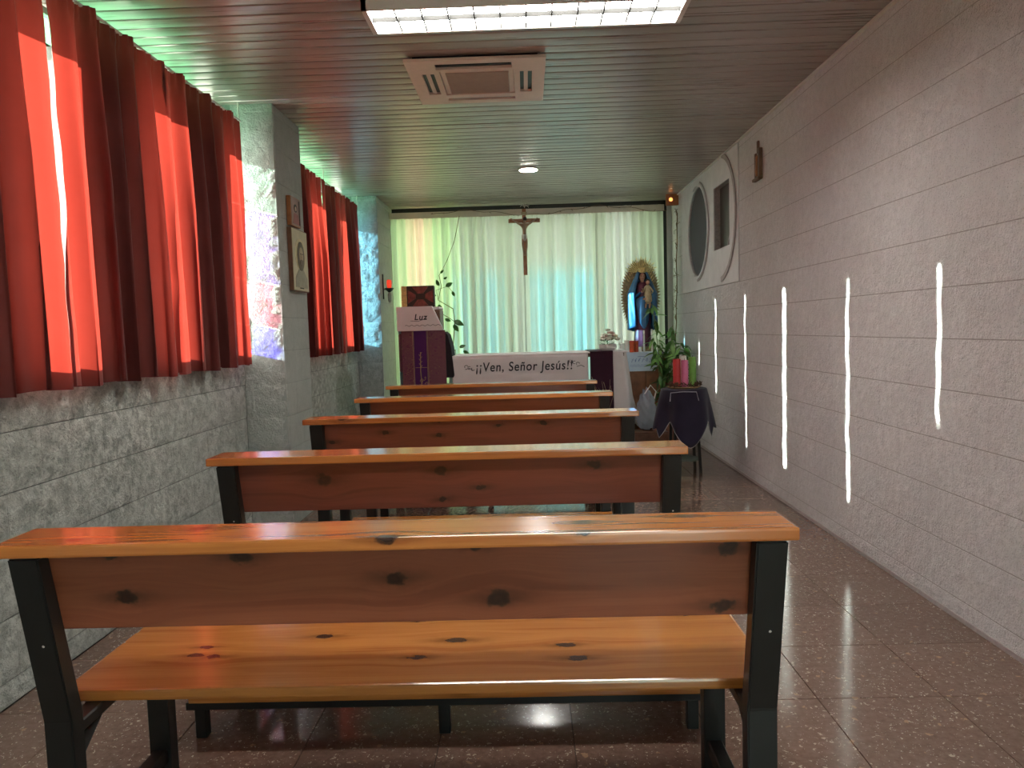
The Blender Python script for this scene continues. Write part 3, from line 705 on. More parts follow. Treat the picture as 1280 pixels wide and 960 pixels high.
v = [(0, 0, .0), (0, -.005, .055), (0, -.01, .115), (.003, -.02, .145), (.008, -.03, .175), (-.055, -.002, .135), (-.10, .0, .165), (-.15, .004, .20), (.055, -.002, .135), (.10, 0, .165), (.15, .004, .20),
     (-.018, -.005, -.03), (-.022, -.035, -.10), (-.010, -.008, -.19), (-.006, -.02, -.215), (.018, -.005, -.03), (.02, -.035, -.10), (.010, -.008, -.19), (.006, -.022, -.215)]
e = [(0, 1), (1, 2), (2, 3), (3, 4), (2, 5), (5, 6), (6, 7), (2, 8), (8, 9), (9, 10), (0, 11), (11, 12), (12, 13), (13, 14), (0, 15), (15, 16), (16, 17), (17, 18)]
rd_ = [.022, .021, .027, .010, .017, .012, .009, .008, .012, .009, .008, .016, .013, .008, .007, .016, .013, .008, .007]
cb = skin('corpus', v, e, rd_, plain('carved_corpus', (.36, .24, .15), .5, var=.2), cr, 2, (0, -.03, .42))
new_obj('loincloth', lathe(BM(), [(.026, -.05), (.034, -.02), (.031, .01), (.025, .022)], 14, (0, -.032, .42), 1, .85), plain('loincloth_white', (.62, .60, .54), .6), cr)
new_obj('hair', ball(BM(), (.008, -.055, .608), .021, 1, .9, 1.15), M_hair, cr)

# ------------------------------------------------------------------ lectern, left of altar
YLc = 6.8
lt = empty('lectern', (-.955, YLc, 0), 'tall lectern on the left wrapped in cloths, seen below its white cover', 'lectern')
new_obj('column', bx(-.16, .17, .08, .32, .03, 1.15, .004), M_brown, lt); new_obj('base', bx(-.21, .23, .03, .38, 0, .03, .004), M_brown, lt)
d_ = BM(); box(d_, -.19, .165, .0, .36, 1.36, 1.39, .004)
new_obj('desk', bx(-.19, .17, .05, .36, 1.15, 1.40, .004), M_brown, lt)
bc = empty('brocade_cloth', (-.955, YLc, 0), 'violet lectern cloth with gold embroidery and brocade side bands', 'cloth')
def band(x0, x1, z0, z1, y, sag=.0): return bx(x0, x1, y-.003, y, z0, z1)
new_obj('brocade_band', band(-.185, -.085, .42, 1.215, .03), M_brocade, bc); new_obj('brocade_band', band(.055, .215, .42, 1.215, .03), M_brocade, bc); new_obj('centre_panel', band(-.085, .055, .42, 1.215, .032), M_violet, bc)
for x in (-.083, -.075, .045, .053): new_obj('gold_braid', bx(x-.0015, x+.0015, .023, .027, .43, 1.21), M_goldthread, bc)
emb = BM(); tube(emb, [(-.02, .026, .45), (-.012, .026, .70), (-.02, .026, .85), (-.016, .026, 1.02)], .004, 6); tube(emb, [(-.065, .026, .88), (.04, .026, .88)], .002, 6)
rr = random.Random(3)
for k in range(16):
    a = rr.uniform(0, 6.28); c = Vector((.005+rr.uniform(-.03, .03), .026, .80-rr.uniform(0, .28))); tube(emb, [c+Vector((.018*math.cos(a+q), 0, .022*math.sin(a+q*1.3)))*(1-q*.12) for q in [j*.7 for j in range(7)]], .0022, 5)
for k in range(7): tube(emb, [(-.018, .026, .88+k*.02), (-.018+(-1)**k*.014, .026, .90+k*.02)], .0022, 5)
new_obj('gold_embroidery', emb, M_goldthread, bc)
side = BM()  # dark side drape on the right
pts = [(.205, 1.20), (.235, 1.17), (.262, 1.06), (.285, .80), (.275, .78), (.205, .78)]
o = plate([pts], .30, 'side_drape', plain('black_drape', (.018, .015, .02), .9), bc); o.location = (0, .19, 0)
new_obj('side_drape', bx(-.215, -.188, .04, .30, .84, 1.19, .01), M_brocade, bc)
ls = empty('lectern_cover', (-.955, YLc, 0), 'white linen cover with a handwritten word on top of the lectern', 'cloth')
c_ = BM(); pr = [(-.212, 1.43), (.105, 1.43), (.20, 1.217), (-.212, 1.217)]
q = plate([pr], .05, 'linen_front', M_linen, ls, bevel=.003); q.location = (0, .018, 0)
new_obj('linen_top', bx(-.205, .17, .045, .38, 1.405, 1.428, .004), M_linen, ls)
new_obj('linen_side', grid_surf(lambda u, v: (-.214-.012*math.sin(v*9)*(1-u), .05+.30*v, .62+.79*u), 10, 24, .002), M_linenb, ls)
wt = text('Luz', .075, 'handwriting', M_ink, ls); wt.location = (.0, -.011, 1.335)
sq_ = BM(); tube(sq_, [(-.14+.32*k/28, -.012, 1.262+.006*math.sin(k*1.5)) for k in range(29)], .0018, 5); tube(sq_, [(-.09, -.012, 1.305), (-.02, -.012, 1.30), (.06, -.012, 1.325)], .0018, 5)
new_obj('stitching', sq_, M_ink, ls)
bk = empty('lectern_box', (-.975, YLc+.12, 1.43), 'dark box with four red triangular panels and a gilt left edge on the lectern', 'box', rz=0)
new_obj('case', bx(-.115, .135, 0, .09, 0, .195, .003), M_hair, bk); new_obj('gilt_edge', bx(-.165, -.115, -.004, .08, 0, .195, .004), M_gold, bk)
for tri in ([(-.065, .186), (.085, .186), (.035, .125), (-.015, .125)], [(-.065, .010), (.085, .010), (.035, .07), (-.015, .07)], [(-.105, .160), (-.105, .036), (-.035, .08), (-.035, .116)], [(.126, .160), (.126, .036), (.055, .08), (.055, .116)]):
    o = plate([tri], .006, 'red_panel', plain('dark_red_leather', (.20, .040, .030), .4, var=.5, scale=30), bk); o.location = (0, -.003, 0)

# ------------------------------------------------------------------ altar
AY = 6.85
al = empty('altar', (.12, AY, 0), 'altar table hidden under its white cloth behind the benches', 'altar')
new_obj('tabletop', bx(-.77, .76, .02, .60, .93, .962, .003), M_brown, al)
for x in (-.70, .69):
    for y in (.06, .55): new_obj('leg', bx(x-.03, x+.03, y-.03, y+.03, 0, .93), M_brown, al)
ac_ = empty('altar_cloth', (.12, AY, 0), 'white altar cloth with a greeting lettered along its front', 'tablecloth')
def drape(x0, x1, y, zt, zb, amp, nf, sp=0, seed=1, ax='X'):
    rd = random.Random(seed); p = rd.uniform(0, 6)
    def f(u, v):
        k = 1-v; x = x0+(x1-x0)*u+sp*k*(1 if u > .5 else 0)*u
        return (x, y-amp*k*(1+math.sin(2*PI*nf*u+p)), zb+(zt-zb)*v)
    return grid_surf(f, int(abs(x1-x0)*60)+6, 14, .003)
new_obj('front_drop', drape(-.81, .43, .0, .972, .50, .004, 5, seed=3), M_linen, ac_, True)
new_obj('top', bx(-.81, .80, -.002, .64, .966, .975, .003), M_linen, ac_)
# right corner drop hangs long and flares outward
def corner(u, v):
    k = 1-v; ang = u
    x = .60+.20*min(1, u*1.6)+(.16*k*u) - .012*math.sin(9*u+2*k)*k; y = 0+.60*max(0, u-.45)*1.6 - .015*math.sin(8*u)*k
    return (x, y, (.28+.05*math.sin(5*u))*k*1.0+.972*v)
new_obj('corner_drop', grid_surf(corner, 26, 18, .003), M_linen, ac_, True)
def lcorner(u, v):
    k = 1-v; return (-.812-.055*k+.02*k*math.sin(7*u), .6*u, .50+.472*v)
new_obj('side_drop', grid_surf(lcorner, 16, 10, .003), M_linen, ac_, True)
wt = text('¡¡Ven, Señor Jesús!!', .125, 'lettering', M_ink, ac_, shear=.12); wt.location = (-.155, -.012, .862)
bb = wt.bound_box; W_ = max(p[0] for p in bb)-min(p[0] for p in bb); wt.scale = (.88/W_, 1, .95)
for cx, s in ((-.68, 1), (.335, -1)):
    orn = BM()
    for k in range(3): c0 = Vector((cx+s*.03*k, -.013, .875-.012*k*s)); tube(orn, [c0+Vector((.016*math.cos(a), 0, .013*math.sin(a*1.0))) for a in [j*.8+k for j in range(6)]], .0028, 5)
    tube(orn, [(cx-.01, -.013, .85), (cx+.03, -.013, .86), (cx+.06, -.013, .845)], .0025, 5)
    new_obj('scroll_ornament', orn, M_ink, ac_)
rn = empty('altar_runner', (.12, AY, 0), 'dark aubergine cloth strip hanging over the right of the altar front', 'cloth')
new_obj('front_drop', drape(.447, .655, -.014, .982, .25, .004, 2, seed=5), M_runner, rn, True); new_obj('top', bx(.447, .655, -.018, .58, .977, .983, .001), M_runner, rn)
# dried grasses standing before the runner
dg_ = BM(); rr = random.Random(9)
for k in range(16):
    x = rr.uniform(-.09, .09); x2 = x*1.3+rr.uniform(-.05, .05); hh = rr.uniform(.18, .34); tube(dg_, [(x*.3, rr.uniform(-.02, .02), .0), (x, 0, hh*.6), (x2, -.01, hh)], [.002, .002, .001], 4)
gp = empty('dried_grass_vase', (.68, AY-.2, 0), 'dried grass stems in a vase before the aubergine altar strip', 'vase')
new_obj('vase', lathe(BM(), [(.05, 0), (.075, .15), (.06, .36), (.035, .45), (.045, .47)], 18), M_brown, gp)
o = new_obj('dried_stems', dg_, plain('straw', (.36, .27, .18), .8), gp, loc=(0, 0, .44)); o['kind'] = 'stuff'
# flowers
fb = empty('flower_arrangement', (.745, AY+.12, .983), 'white and cream flowers in a low white bowl on the altar', 'flowers')
new_obj('bowl', lathe(BM(), [(.055, 0), (.08, .02), (.085, .055), (.07, .06)], 20), M_wax, fb)
rr = random.Random(5); fm = [plain('white_petal', (.78, .76, .66), .6), plain('cream_petal', (.66, .58, .40), .6), plain('blush_petal', (.66, .44, .38), .6)]
for k in range(30):
    a = rr.uniform(0, 6.28); r_ = rr.uniform(.0, .10); z = .075+rr.uniform(.02, .10)*max(.15, 1-r_*8)+.02
    b_ = BM(); c = Vector((r_*math.cos(a), r_*.8*math.sin(a), z))
    ball(b_, c, .015, 1, 1, .9, 8, 6)
    for j in range(6): t_ = j*PI/3; ball(b_, c+Vector((.014*math.cos(t_), .014*math.sin(t_), .001)), .012, 1, 1, .8, 6, 4)
    new_obj('blossom', b_, fm[k % 3 if k % 4 else 0], fb, True)
b_ = BM()
for k in range(40):
    a = rr.uniform(0, 6.28); r_ = rr.uniform(.03, .11); c = Vector((r_*math.cos(a), r_*.8*math.sin(a), .05+rr.uniform(0, .06))); d = Vector((math.cos(a), math.sin(a), .4))*.025; s = Vector((-math.sin(a), math.cos(a), 0))*.007
    vs = [b_.verts.new(p) for p in (c-d, c+s, c+d, c-s)]; b_.faces.new(vs)
o = new_obj('foliage', b_, M_leaf, fb); o['kind'] = 'stuff'

# ------------------------------------------------------------------ statue on its table
TY = 7.75
tb = empty('side_cabinet', (1.20, TY, 0), 'brown wooden cabinet right of the altar carrying the statue', 'cabinet')
new_obj('body', bx(-.21, .24, .02, .60, .02, .90, .004), plain('cabinet_brown', (.22, .095, .04), .45, var=.3, scale=10), tb)
new_obj('door', bx(-.19, .01, .005, .02, .06, .86, .003), plain('cabinet_door', (.24, .10, .045), .45, var=.3, scale=10), tb); new_obj('door', bx(.02, .22, .005, .02, .06, .86, .003), plain('cabinet_door_b', (.24, .10, .045), .45, var=.3, scale=10), tb)
cc = empty('cabinet_cloth', (1.20, TY, 0), 'bluish white cloth with faint blue writing under the statue', 'cloth')
pr = [(-.245, .925), (.20, .925), (.105, .735), (-.16, .735)]
o = plate([pr], .004, 'front_flap', M_linenb, cc); o.location = (0, -.002, 0)
new_obj('top', bx(-.245, .25, -.004, .60, .905, .928, .003), M_linenb, cc)
sc_b = BM(); rr = random.Random(2)
for k in range(7): x = -.12+k*.035; tube(sc_b, [(x+.012*math.cos(a), -.006, .845+.02*math.sin(a*1.4)+.004*k % .01) for a in [j*.9+k for j in range(5)]], .002, 4)
for z in (.80, .785): tube(sc_b, [(-.15+k*.012, -.006, z+.003*math.sin(k*2)) for k in range(22)], .0012, 4)
tube(sc_b, [(-.07, -.006, .885), (-.03, -.006, .887), (.01, -.006, .884)], .002, 4)
new_obj('blue_writing', sc_b, M_blueink, cc)
st = empty('statue', (1.245, 8.12, .928), 'painted statue of a robed woman holding a child before a gilded sunburst', 'statue')
def sb(nf, a): return lambda ang, z: 1+a*math.sin(nf*ang+z*9)
new_obj('plinth', lathe(BM(), [(.11, 0), (.12, .02), (.10, .05)], 24), M_golddk, st)
new_obj('robe', lathe(BM(), [(.095, .05), (.09, .15), (.082, .30), (.085, .42), (.07, .55), (.078, .65), (.075, .70), (.035, .735), (.02, .75)], 48, (0, 0, 0), 1, .75, sb(11, .05)), M_wine, st, True)
mb = BM()
def mantle(u, v):
    a = PI*(.5+(u-.5)*-1.62)+0; k = 1-v
    ang = -PI/2+(u-.5)*2*PI*.995 + PI
    r = (.055+.085*min(1, k*2.2)+.018*k)*(1+.05*math.sin(9*ang+z_(k)))
    open_ = 0
    return (r*1.05*math.sin((u-.5)*2*PI*.80+PI)*-1, -r*.78*math.cos((u-.5)*2*PI*.80+PI)*-1, .17+.66*v-.10*abs(u-.5)*0)
def z_(k): return k*7
def mantle(u, v):
    k = 1-v; th = (u-.5)*2*PI*.80      # 0 = back (+Y)
    r = (.045+.095*min(1, k*2.6))*(1+.06*math.sin(8*th+k*6))
    return (r*1.08*math.sin(th), r*.82*math.cos(th), .20+.64*v + .06*abs(u-.5)*2*k)
new_obj('mantle', grid_surf(mantle, 48, 24, .005), M_blue, st, True)
def apron(u, v):
    x = -.085+.17*u; k = 1-v
    return (x*(1-.45*k), -.075-.03*math.sin(PI*u)-.006*math.sin(14*u+6*k), .55-.24*k-(.10*k)*math.sin(PI*u)+.03*math.sin(PI*u))
new_obj('mantle_fold', grid_surf(apron, 22, 14, .006), M_blue, st, True)
hd = BM(); ball(hd, (0, -.02, .79), .036, .86, .98, 1.22, 18, 14); ball(hd, (0, -.056, .785), .007, .8, 1, 1.6, 8, 6)
tube(hd, [(0, -.01, .72), (0, -.015, .77)], .018, 10)
hdo = new_obj('head', hd, M_skin, st, True)
fe = BM()
for s in (-1, 1): ball(fe, (s*.013, -.0525, .797), .0042, 1.3, .5, .7, 8, 6)
new_obj('eyes', fe, M_ink, hdo); new_obj('mouth', ball(BM(), (0, -.0535, .769), .006, 1.3, .4, .5, 8, 6), M_redwax, hdo)
hv = BM(); ball(hv, (0, .006, .80), .048, .95, .95, 1.15, 18, 12); new_obj('veil', hv, M_hair, st, True)
for pts, rd in (([(.085, -.01, .66), (.10, -.07, .55), (.03, -.105, .555)], [.028, .025, .014]), ([(-.085, -.01, .66), (-.105, -.06, .56), (-.03, -.10, .62)], [.028, .025, .014])):
    new_obj('sleeve', tube(BM(), pts, rd, 12), M_blue, st, True)
def hand(c, s, parent, m, sc2=1):
    c = Vector(c); b = BM(); ball(b, c, .012*sc2, 1.1, .55, 1.2, 10, 8)
    for k in range(4): f0 = c+Vector((s*.006*sc2, -.003, (.008-.0055*k)*sc2)); tube(b, [f0, f0+Vector((s*.014, -.003, .002))*sc2, f0+Vector((s*(.024-.002*abs(k-1)), .003, 0))*sc2], [.0031*sc2, .0028*sc2, .0022*sc2], 6)
    tube(b, [c+Vector((0, 0, .01))*sc2, c+Vector((s*.008, -.004, .02))*sc2], [.0034*sc2, .0025*sc2], 6)
    return new_obj('hand', b, m, parent, True)
hand((-.018, -.108, .632), 1, st, M_skin); hand((.018, -.112, .553), -1, st, M_skin)
ch = new_obj('child', lathe(BM(), [(.02, .50), (.045, .53), (.042, .58), (.034, .65), (.036, .68), (.016, .70), (.008, .705)], 20, (.045, -.085, 0), 1, .8, sb(7, .06)), M_palegold, st, True)
new_obj('child_head', ball(ball(BM(), (.045, -.095, .728), .024, .9, .95, 1.12, 14, 10), (.045, -.118, .726), .004, 1, 1, 1.4, 6, 5), M_skin, ch, True)
new_obj('child_hair', ball(BM(), (.045, -.088, .738), .026, .95, .95, 1, 14, 10), M_hair, ch, True)
new_obj('child_arm', tube(tube(BM(), [(.015, -.10, .665), (-.01, -.125, .64), (-.02, -.13, .665)], [.011, .009, .006], 8), [(.075, -.10, .665), (.095, -.12, .63), (.08, -.13, .61)], [.011, .009, .006], 8), M_palegold, ch, True)
new_obj('child_leg', tube(tube(BM(), [(.03, -.10, .53), (.02, -.125, .50), (.015, -.12, .46)], [.016, .013, .008], 8), [(.06, -.10, .53), (.06, -.13, .50), (.055, -.12, .455)], [.016, .013, .008], 8), M_skin, ch, True)
# sunburst of rays
rr = random.Random(4); pts = []; n_ = 150
cx, cz = 0, .585
for k in range(n_):
    a = 2*PI*k/n_; R0 = 1 if k % 2 else (.84+.05*rr.random())
    rx, rz = .218, .42
    if math.sin(a) < -.75: R0 *= .9
    pts.append((cx+rx*R0*math.cos(a), cz+rz*R0*math.sin(a)))
o = plate([pts], .006, 'sunburst', M_golddk, st); o.location = (0, .12, 0)
for k in range(56):
    a = 2*PI*(k+.5)/56
    if -2.2 < math.atan2(math.sin(a), math.cos(a)) < -.95: continue
    r0, r1 = .70, 1.0+.035*(k % 2); rx, rz = .215, .415
    d = Vector((rx*math.cos(a), 0, rz*math.sin(a))); s = Vector((-d.z, 0, d.x)).normalized()*.006
    c = Vector((cx, .112, cz)); b = BM(); vs = [b.verts.new(c+d*r0-s), b.verts.new(c+d*r0+s), b.verts.new(c+d*r1), b.verts.new(c+d*(r0+r1)/2+Vector((0, -.009, 0)))]
    b.faces.new((vs[0], vs[2], vs[3])); b.faces.new((vs[1], vs[3], vs[2])); b.faces.new((vs[0], vs[3], vs[1])); b.faces.new((vs[0], vs[1], vs[2]))
    new_obj('ray', b, M_gold if math.sin(a) > .55 else M_golddk, st)
# crown halo of upright golden rays
M_bgilt = plain('bright_gilt', (.88, .76, .36), .4, .0, .1)
for k in range(19):
    a = PI*(.06+.88*k/18); d = Vector((math.cos(a), 0, math.sin(a))); s_ = Vector((-d.z, 0, d.x)); c = Vector((0, .045, .835))
    r0, r1 = .05, (.165 if k % 2 else .14); b = BM()
    vs = [b.verts.new(p) for p in (c+d*r0-s_*.004, c+d*r0+s_*.004, c+d*r1+s_*.0055, c+d*(r1+.02), c+d*r1-s_*.0055)]
    ctr = [b.verts.new(c+d*r0+Vector((0, -.006, 0))), b.verts.new(c+d*r1+Vector((0, -.008, 0)))]
    for f4 in ((vs[0], ctr[0], ctr[1], vs[4]), (vs[1], vs[2], ctr[1], ctr[0]), (vs[4], ctr[1], vs[3]), (vs[2], vs[3], ctr[1]), (vs[0], vs[1], ctr[0]), (vs[0], vs[4], vs[3], vs[2], vs[1])): b.faces.new(f4)
    bmesh.ops.recalc_face_normals(b, faces=b.faces[:]); new_obj('crown_ray', b, M_bgilt, st)
new_obj('crown', lathe(BM(), [(.036, .835), (.040, .85), (.046, .885), (.040, .875), (.02, .87)], 16, (0, -.01, 0)), M_gold, st)
for x, z in ((-.085, .80), (.085, .80)): new_obj('boss', ball(BM(), (x, .10, z), .03, 1, .4, 1, 12, 8), M_golddk, st)

def candle(x, y, z, r, hgt, m, label, group, flame=False, wick=True, taper=1):
    t = empty('candle', (x, y, z), label, 'candle', group)
    new_obj('wax', lathe(BM(), [(r, 0), (r*1.0, .004), (r*taper, hgt-.004), (r*taper*.9, hgt), (r*.3, hgt-.002)], 18), m, t, False)
    if wick: new_obj('wick', tube(BM(), [(0, 0, hgt-.004), (.001, 0, hgt+.014)], .0014, 6), M_hair, t)
    return t
ZT = .929
candle(1.215, 7.86, ZT, .011, .225, M_wax, 'tall slim white candle straight before the statue', 'candles at the statue', taper=.85)
candle(1.298, 7.86, ZT, .011, .235, M_wax, 'tall slim white candle near the leafy plant, right of its twin', 'candles at the statue', taper=.85)
candle(.985, 7.84, ZT, .030, .095, M_wax, 'short thick white candle at the left corner of the statue cloth', 'candles at the statue')
candle(1.045, 7.93, ZT, .026, .125, M_wax, 'cream candle behind the short thick one beside the red votive', 'candles at the statue')
candle(1.168, 7.82, ZT, .016, .05, M_wax, 'tiny white candle between the red votives and the slim candle', 'candles at the statue')
for x, y, lb in ((1.085, 7.84, 'left red votive candle at the feet of the statue'), (1.135, 7.88, 'right red votive candle at the feet of the statue')):
    t = empty('votive', (x, y, ZT), lb, 'votive candle', 'red votive candles')
    new_obj('red_cup', lathe(BM(), [(.024, 0), (.027, .11), (.023, .112)], 18), plain('red_orange_glass', (.60, .09, .03), .2, var=.1), t); new_obj('lid', lathe(BM(), [(.028, .108), (.028, .118), (.01, .12)], 18), M_redwax, t)

# ------------------------------------------------------------------ plants
def leaf_mesh(L=.08, W=.03, fold=.25):
    bm = BM(); n_ = 4; mid = []; lf = []; rt = []
    for k in range(n_+1):
        t = k/n_; w_ = W*math.sin(PI*min(1, t*.92+.06))**.8*(1-t*.35); z = -.35*L*t*t
        mid.append(bm.verts.new((L*t, 0, z))); lf.append(bm.verts.new((L*t, w_, z+w_*fold))); rt.append(bm.verts.new((L*t, -w_, z+w_*fold)))
    for k in range(n_): bm.faces.new((mid[k], mid[k+1], lf[k+1], lf[k])); bm.faces.new((rt[k], rt[k+1], mid[k+1], mid[k]))
    me = bpy.data.meshes.new('leaf'); bm.to_mesh(me); bm.free()
    for p in me.polygons: p.use_smooth = True
    return me
leafA = leaf_mesh(.085, .016); leafA.materials.append(M_leaf2); leafB = leaf_mesh(.085, .018); leafB.materials.append(M_leaf); leafC = leaf_mesh(.10, .036); leafC.materials.append(M_leaf)
pt = empty('potted_plant', (1.40, 7.55, 0), 'bushy green leafy plant between the statue and the candle stand', 'plant')
new_obj('pot', lathe(BM(), [(.09, 0), (.13, .22), (.135, .24), (.12, .24), (.11, .21)], 24), M_pot, pt)
rr = random.Random(12); stemb = BM(); nleaf = 0
for k in range(13):
    a = rr.uniform(0, 6.28); r1 = rr.uniform(.05, .15); tx, ty = r1*math.cos(a), r1*math.sin(a)*.8; top = rr.uniform(.85, 1.32) if k else 1.42
    pts = [Vector((tx*.25, ty*.25, .2)), Vector((tx*.6, ty*.6, top*.5)), Vector((tx, ty, top*.85)), Vector((tx*1.25, ty*1.2, top))]
    tube(stemb, pts, [.006, .005, .004, .002], 5)
    for j in range(22):
        t = .18+.82*(j+rr.random())/22; seg = min(2, int(t*3)); p = pts[seg].lerp(pts[seg+1], t*3-seg)
        o = link('leaf', (leafA if (p.z > .8 and rr.random() < .7) else leafB), None, pt, p); o.rotation_euler = (rr.uniform(-.5, .5), rr.uniform(-.3, .9), rr.uniform(0, 6.28)); o.scale = (rr.uniform(1.0, 1.8),)*3
        nleaf += 1
o = new_obj('stems', stemb, M_stem, pt)
# climbing dried vine on the right wall corner
vn = BM(); rr = random.Random(8); pts = [Vector((1.64, 8.35-.02*k+rr.uniform(-.03, .03), .9+.165*k)) for k in range(10)]
tube(vn, pts, .0055, 5)
for p in pts:
    for _ in range(4):
        q = p+Vector((rr.uniform(-.03, .02), rr.uniform(-.07, .07), rr.uniform(-.05, .09))); tube(vn, [p, p.lerp(q, .5)+Vector((-.012, 0, .015)), q], .003, 4)
tag(new_obj('climbing_vine', vn, M_dry), 'thin dried vine climbing the pale wall corner above the leafy plant', 'vine')
# tall hanging climber left of altar
hp = empty('climbing_plant', (-.83, 8.36, 0), 'slender climber with dark heart leaves rising before the curtain beside the lectern', 'plant')
new_obj('pot', lathe(BM(), [(.08, 0), (.11, .20), (.115, .22), (.1, .22), (.09, .19)], 24), M_pot, hp)
sb_ = BM(); main = [Vector(p) for p in ((0, 0, .2), (.02, 0, .6), (.0, .0, .97), (.035, .01, 1.30), (.02, .0, 1.45), (-.14, .0, 1.55), (-.10, 0, 1.70), (-.12, .0, 1.82), (-.03, .02, 1.98), (.06, .04, 2.2), (.12, .06, 2.47))]
tube(sb_, main, [.006]*5+[.004]*6, 5); tube(sb_, [(.02, 0, .3), (.06, 0, .7), (.03, 0, 1.0), (-.01, 0, .9), (.0, -.01, .6)], .004, 5); tube(sb_, [(-.14, 0, 1.42), (-.04, -.01, 1.36), (.03, 0, 1.31)], .004, 5); tube(sb_, [(-.14, 0, 1.55), (-.16, 0, 1.66), (-.03, 0, 1.70), (.02, 0, 1.64)], .003, 5)
new_obj('stem', sb_, M_dry, hp)
rr = random.Random(2)
for x, z, s, a in ((-.12, 1.71, 1.0, 2.2), (-.05, 1.70, 1.1, .4), (.02, 1.64, .8, -1.2), (-.13, 1.50, 1.3, -1.5), (-.16, 1.43, 1.0, -2.0), (-.07, 1.34, .9, -.4), (.03, 1.31, 1.5, -.3), (.02, 1.27, 1.2, -.9), (-.17, 1.30, .8, -2.4), (-.10, 1.84, .7, 1.0), (-.16, 1.60, .6, 3), (.08, 1.02, .9, .4), (.12, .98, .9, -.5), (-.02, 1.06, .7, 2.2), (-.07, 1.78, .6, .4)):
    o = link('leaf', leafC, None, hp, (x, -.01, z)); o.rotation_euler = (PI/2+rr.uniform(-.5, .5), 0, 0); o.rotation_euler = Matrix.Rotation(-a, 3, 'Y').to_euler() if False else (PI/2+rr.uniform(-.4, .4), -a*0, 0)
    o.rotation_mode = 'QUATERNION'; o.rotation_quaternion = Matrix.Rotation(-a, 4, 'Y').to_quaternion() @ Matrix.Rotation(PI/2+rr.uniform(-.4, .4), 4, 'X').to_quaternion(); o.scale = (s*.75,)*3
# garland wire along the curtain head
gw = BM(); pts = []
for k in range(41):
    x = -1.03+2.6*k/40; pts.append((x, YF-.245, 2.50+.035*math.sin((x+1.03)*4.2)+.01*math.sin(x*17)-(.05 if x > 1.3 else 0)*(x-1.3)))
tube(gw, pts, .0028, 5)
for p in pts[::2]: tube(gw, [p, (p[0]+.02, p[1]-.005, p[2]+random.uniform(-.02, .02))], .0022, 4)
tag(new_obj('wire_garland', gw, M_dry), 'thin dark wire garland strung along the top of the off-white curtains', 'garland')
bw = BM()
for k in range(7): tube(bw, [(.0, 0, 0), (.03*math.cos(k*.9), 0, .02*abs(math.sin(k*.9))+.005), (.06*math.cos(k*.9+.3), 0, .03*math.sin(k*.9)+.01)], .003, 5)
tag(new_obj('wire_bow', bw, M_white_metal, None, loc=(.01, YF-.18, 2.57)), 'small pale wire bow above the crucifix at the ceiling', 'bow')

# ------------------------------------------------------------------ candle stand on the right
SX, SY = 1.262, 6.12
sd = empty('stool', (SX, SY, 0), 'round-topped stool under the dark purple cloth by the right wall', 'stool')
new_obj('seat', lathe(BM(), [(.16, .635), (.17, .645), (.17, .672), (.16, .678)], 28), M_midwood, sd)
for k in range(4):
    a = PI/4+k*PI/2; new_obj('leg', tube(BM(), [(.15*math.cos(a), .15*math.sin(a), 0), (.11*math.cos(a), .11*math.sin(a), .64)], .013, 8), M_steel, sd)
new_obj('lower_shelf', lathe(BM(), [(.12, .10), (.12, .115)], 20), plain('grey_shelf', (.10, .12, .10), .6), sd)
pc = empty('purple_cloth', (SX, SY, 0), 'dark purple cloth with pale edging draped over the stool', 'cloth')
def sq_r(th, R): c, s = abs(math.cos(th)), abs(math.sin(th)); return R/max(c, s)**.75
def dr(u, v):
    th = 2*PI*u; k = v; corner = abs(math.cos(2*th))**1.5
    r = .178+.03*k+.018*k*math.sin(6*th+1)+.035*k*corner
    z = .682-(.25+.20*corner*(1 if math.sin(th) < -.3 else .38))*k*k**.2
    return (r*math.cos(th), r*math.sin(th), z)
new_obj('drape', grid_surf(dr, 72, 14, .003), M_purple, pc, True); new_obj('cover', lathe(BM(), [(.18, .680), (.178, .685), (.001, .686)], 48), M_purple, pc)
eb = BM(); tube(eb, [Vector(dr(k/72, 1.0))*1.0+Vector((0, 0, -.002)) for k in range(73)], .0035, 5, False)
new_obj('edging', eb, plain('silver_edging', (.42, .40, .42), .5), pc)
tk = BM(); tube(tk, [(-.15, -.20, .60), (-.14, -.18, .665), (-.05, -.188, .672), (.06, -.19, .668), (.075, -.20, .60)], .003, 5); new_obj('cord_trim', tk, plain('cord', (.38, .35, .40), .6), pc)
wz = .687
wt_ = empty('advent_wreath', (SX, SY, wz), 'brown dried wreath on a woven plate around the four candles', 'wreath')
new_obj('plate', lathe(BM(), [(.11, 0), (.135, .01), (.13, .014), (.01, .012)], 28), plain('woven_straw', (.42, .27, .12), .7, var=.3, scale=50), wt_)
wb = BM(); rr = random.Random(6)
for k in range(150):
    a = rr.uniform(0, 6.28); r_ = .115+rr.uniform(-.02, .025); c = Vector((r_*math.cos(a), r_*math.sin(a), .02+rr.uniform(0, .028))); d = Vector((rr.uniform(-1, 1), rr.uniform(-1, 1), rr.uniform(-.2, .9))).normalized()*.018
    tube(wb, [c-d, c, c+d], [.002, .005, .001], 4)
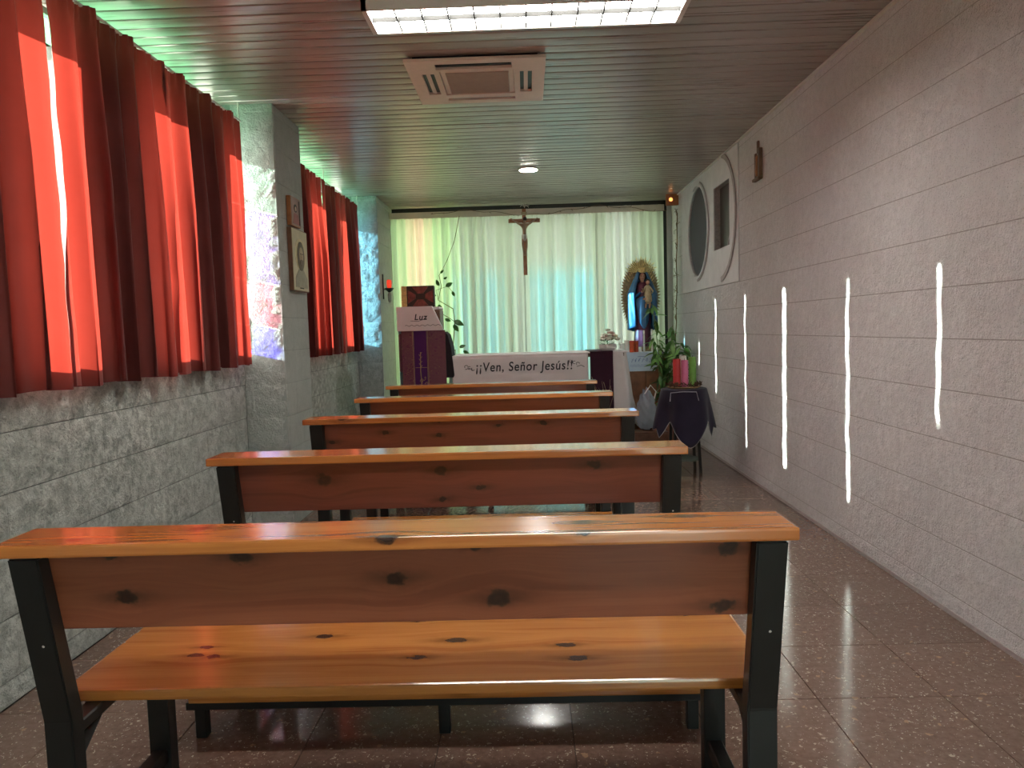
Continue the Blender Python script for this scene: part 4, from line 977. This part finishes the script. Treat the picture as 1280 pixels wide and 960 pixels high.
o = new_obj('dried_twigs', wb, plain('wreath_brown', (.10, .05, .03), .85, var=.5, scale=60), wt_); o['kind'] = 'stuff'
cz_ = wz+.014
candle(SX-.062, SY-.035, cz_, .031, .225, M_redwax, 'thick red candle, leftmost on the wreath', 'candles on the wreath')
candle(SX-.005, SY-.065, cz_, .028, .215, M_pinkwax, 'thick pink candle in front on the wreath', 'candles on the wreath')
candle(SX+.072, SY+.0, cz_, .029, .235, M_greenwax, 'thick green candle, rightmost on the wreath', 'candles on the wreath')
t = candle(SX+.008, SY+.055, cz_, .029, .245, M_wax, 'thick white candle standing at the back of the wreath', 'candles on the wreath')
# plastic bag between altar and stool
rr = random.Random(15)
bgm = BM()
bmesh.ops.create_icosphere(bgm, subdivisions=4, radius=1)
for v_ in bgm.verts:
    c = v_.co; n1 = math.sin(c.x*7+c.z*5)*math.cos(c.y*6-c.z*8); s = 1+.13*n1+.06*math.sin(c.z*21+c.x*13)
    v_.co = Vector((c.x*.09*s*(1-.35*c.z), c.y*.10*s, .19+c.z*.19*s)); 
    v_.co.z = max(v_.co.z, .004)
bgo = new_obj('bag_body', bgm, M_bag, None, True)
bgr = empty('plastic_bag', (1.08, AY+.05, .24), 'crumpled clear plastic bag on a crate at the right end of the altar', 'bag')
bgo.parent = bgr
hb = BM(); tube(hb, [(-.02, -.04, .34), (.03, -.06, .42), (.08, -.05, .36), (.05, -.04, .24), (-.02, -.06, .15)], .006, 6); new_obj('handle', hb, M_wax, bgr)
cb_ = empty('crate', (1.10, AY+.02, 0), 'dark wooden crate on the floor below the plastic bag', 'crate')
for z in (.03, .11, .19):
    new_obj('slat', bx(-.15, .15, -.11, -.10, z-.03, z+.035), M_brown, cb_); new_obj('slat', bx(-.15, .15, .10, .11, z-.03, z+.035), M_brown, cb_)
    new_obj('slat', bx(-.15, -.14, -.10, .10, z-.03, z+.035), M_brown, cb_); new_obj('slat', bx(.14, .15, -.10, .10, z-.03, z+.035), M_brown, cb_)
new_obj('lid', bx(-.15, .15, -.11, .11, .226, .24), M_brown, cb_)
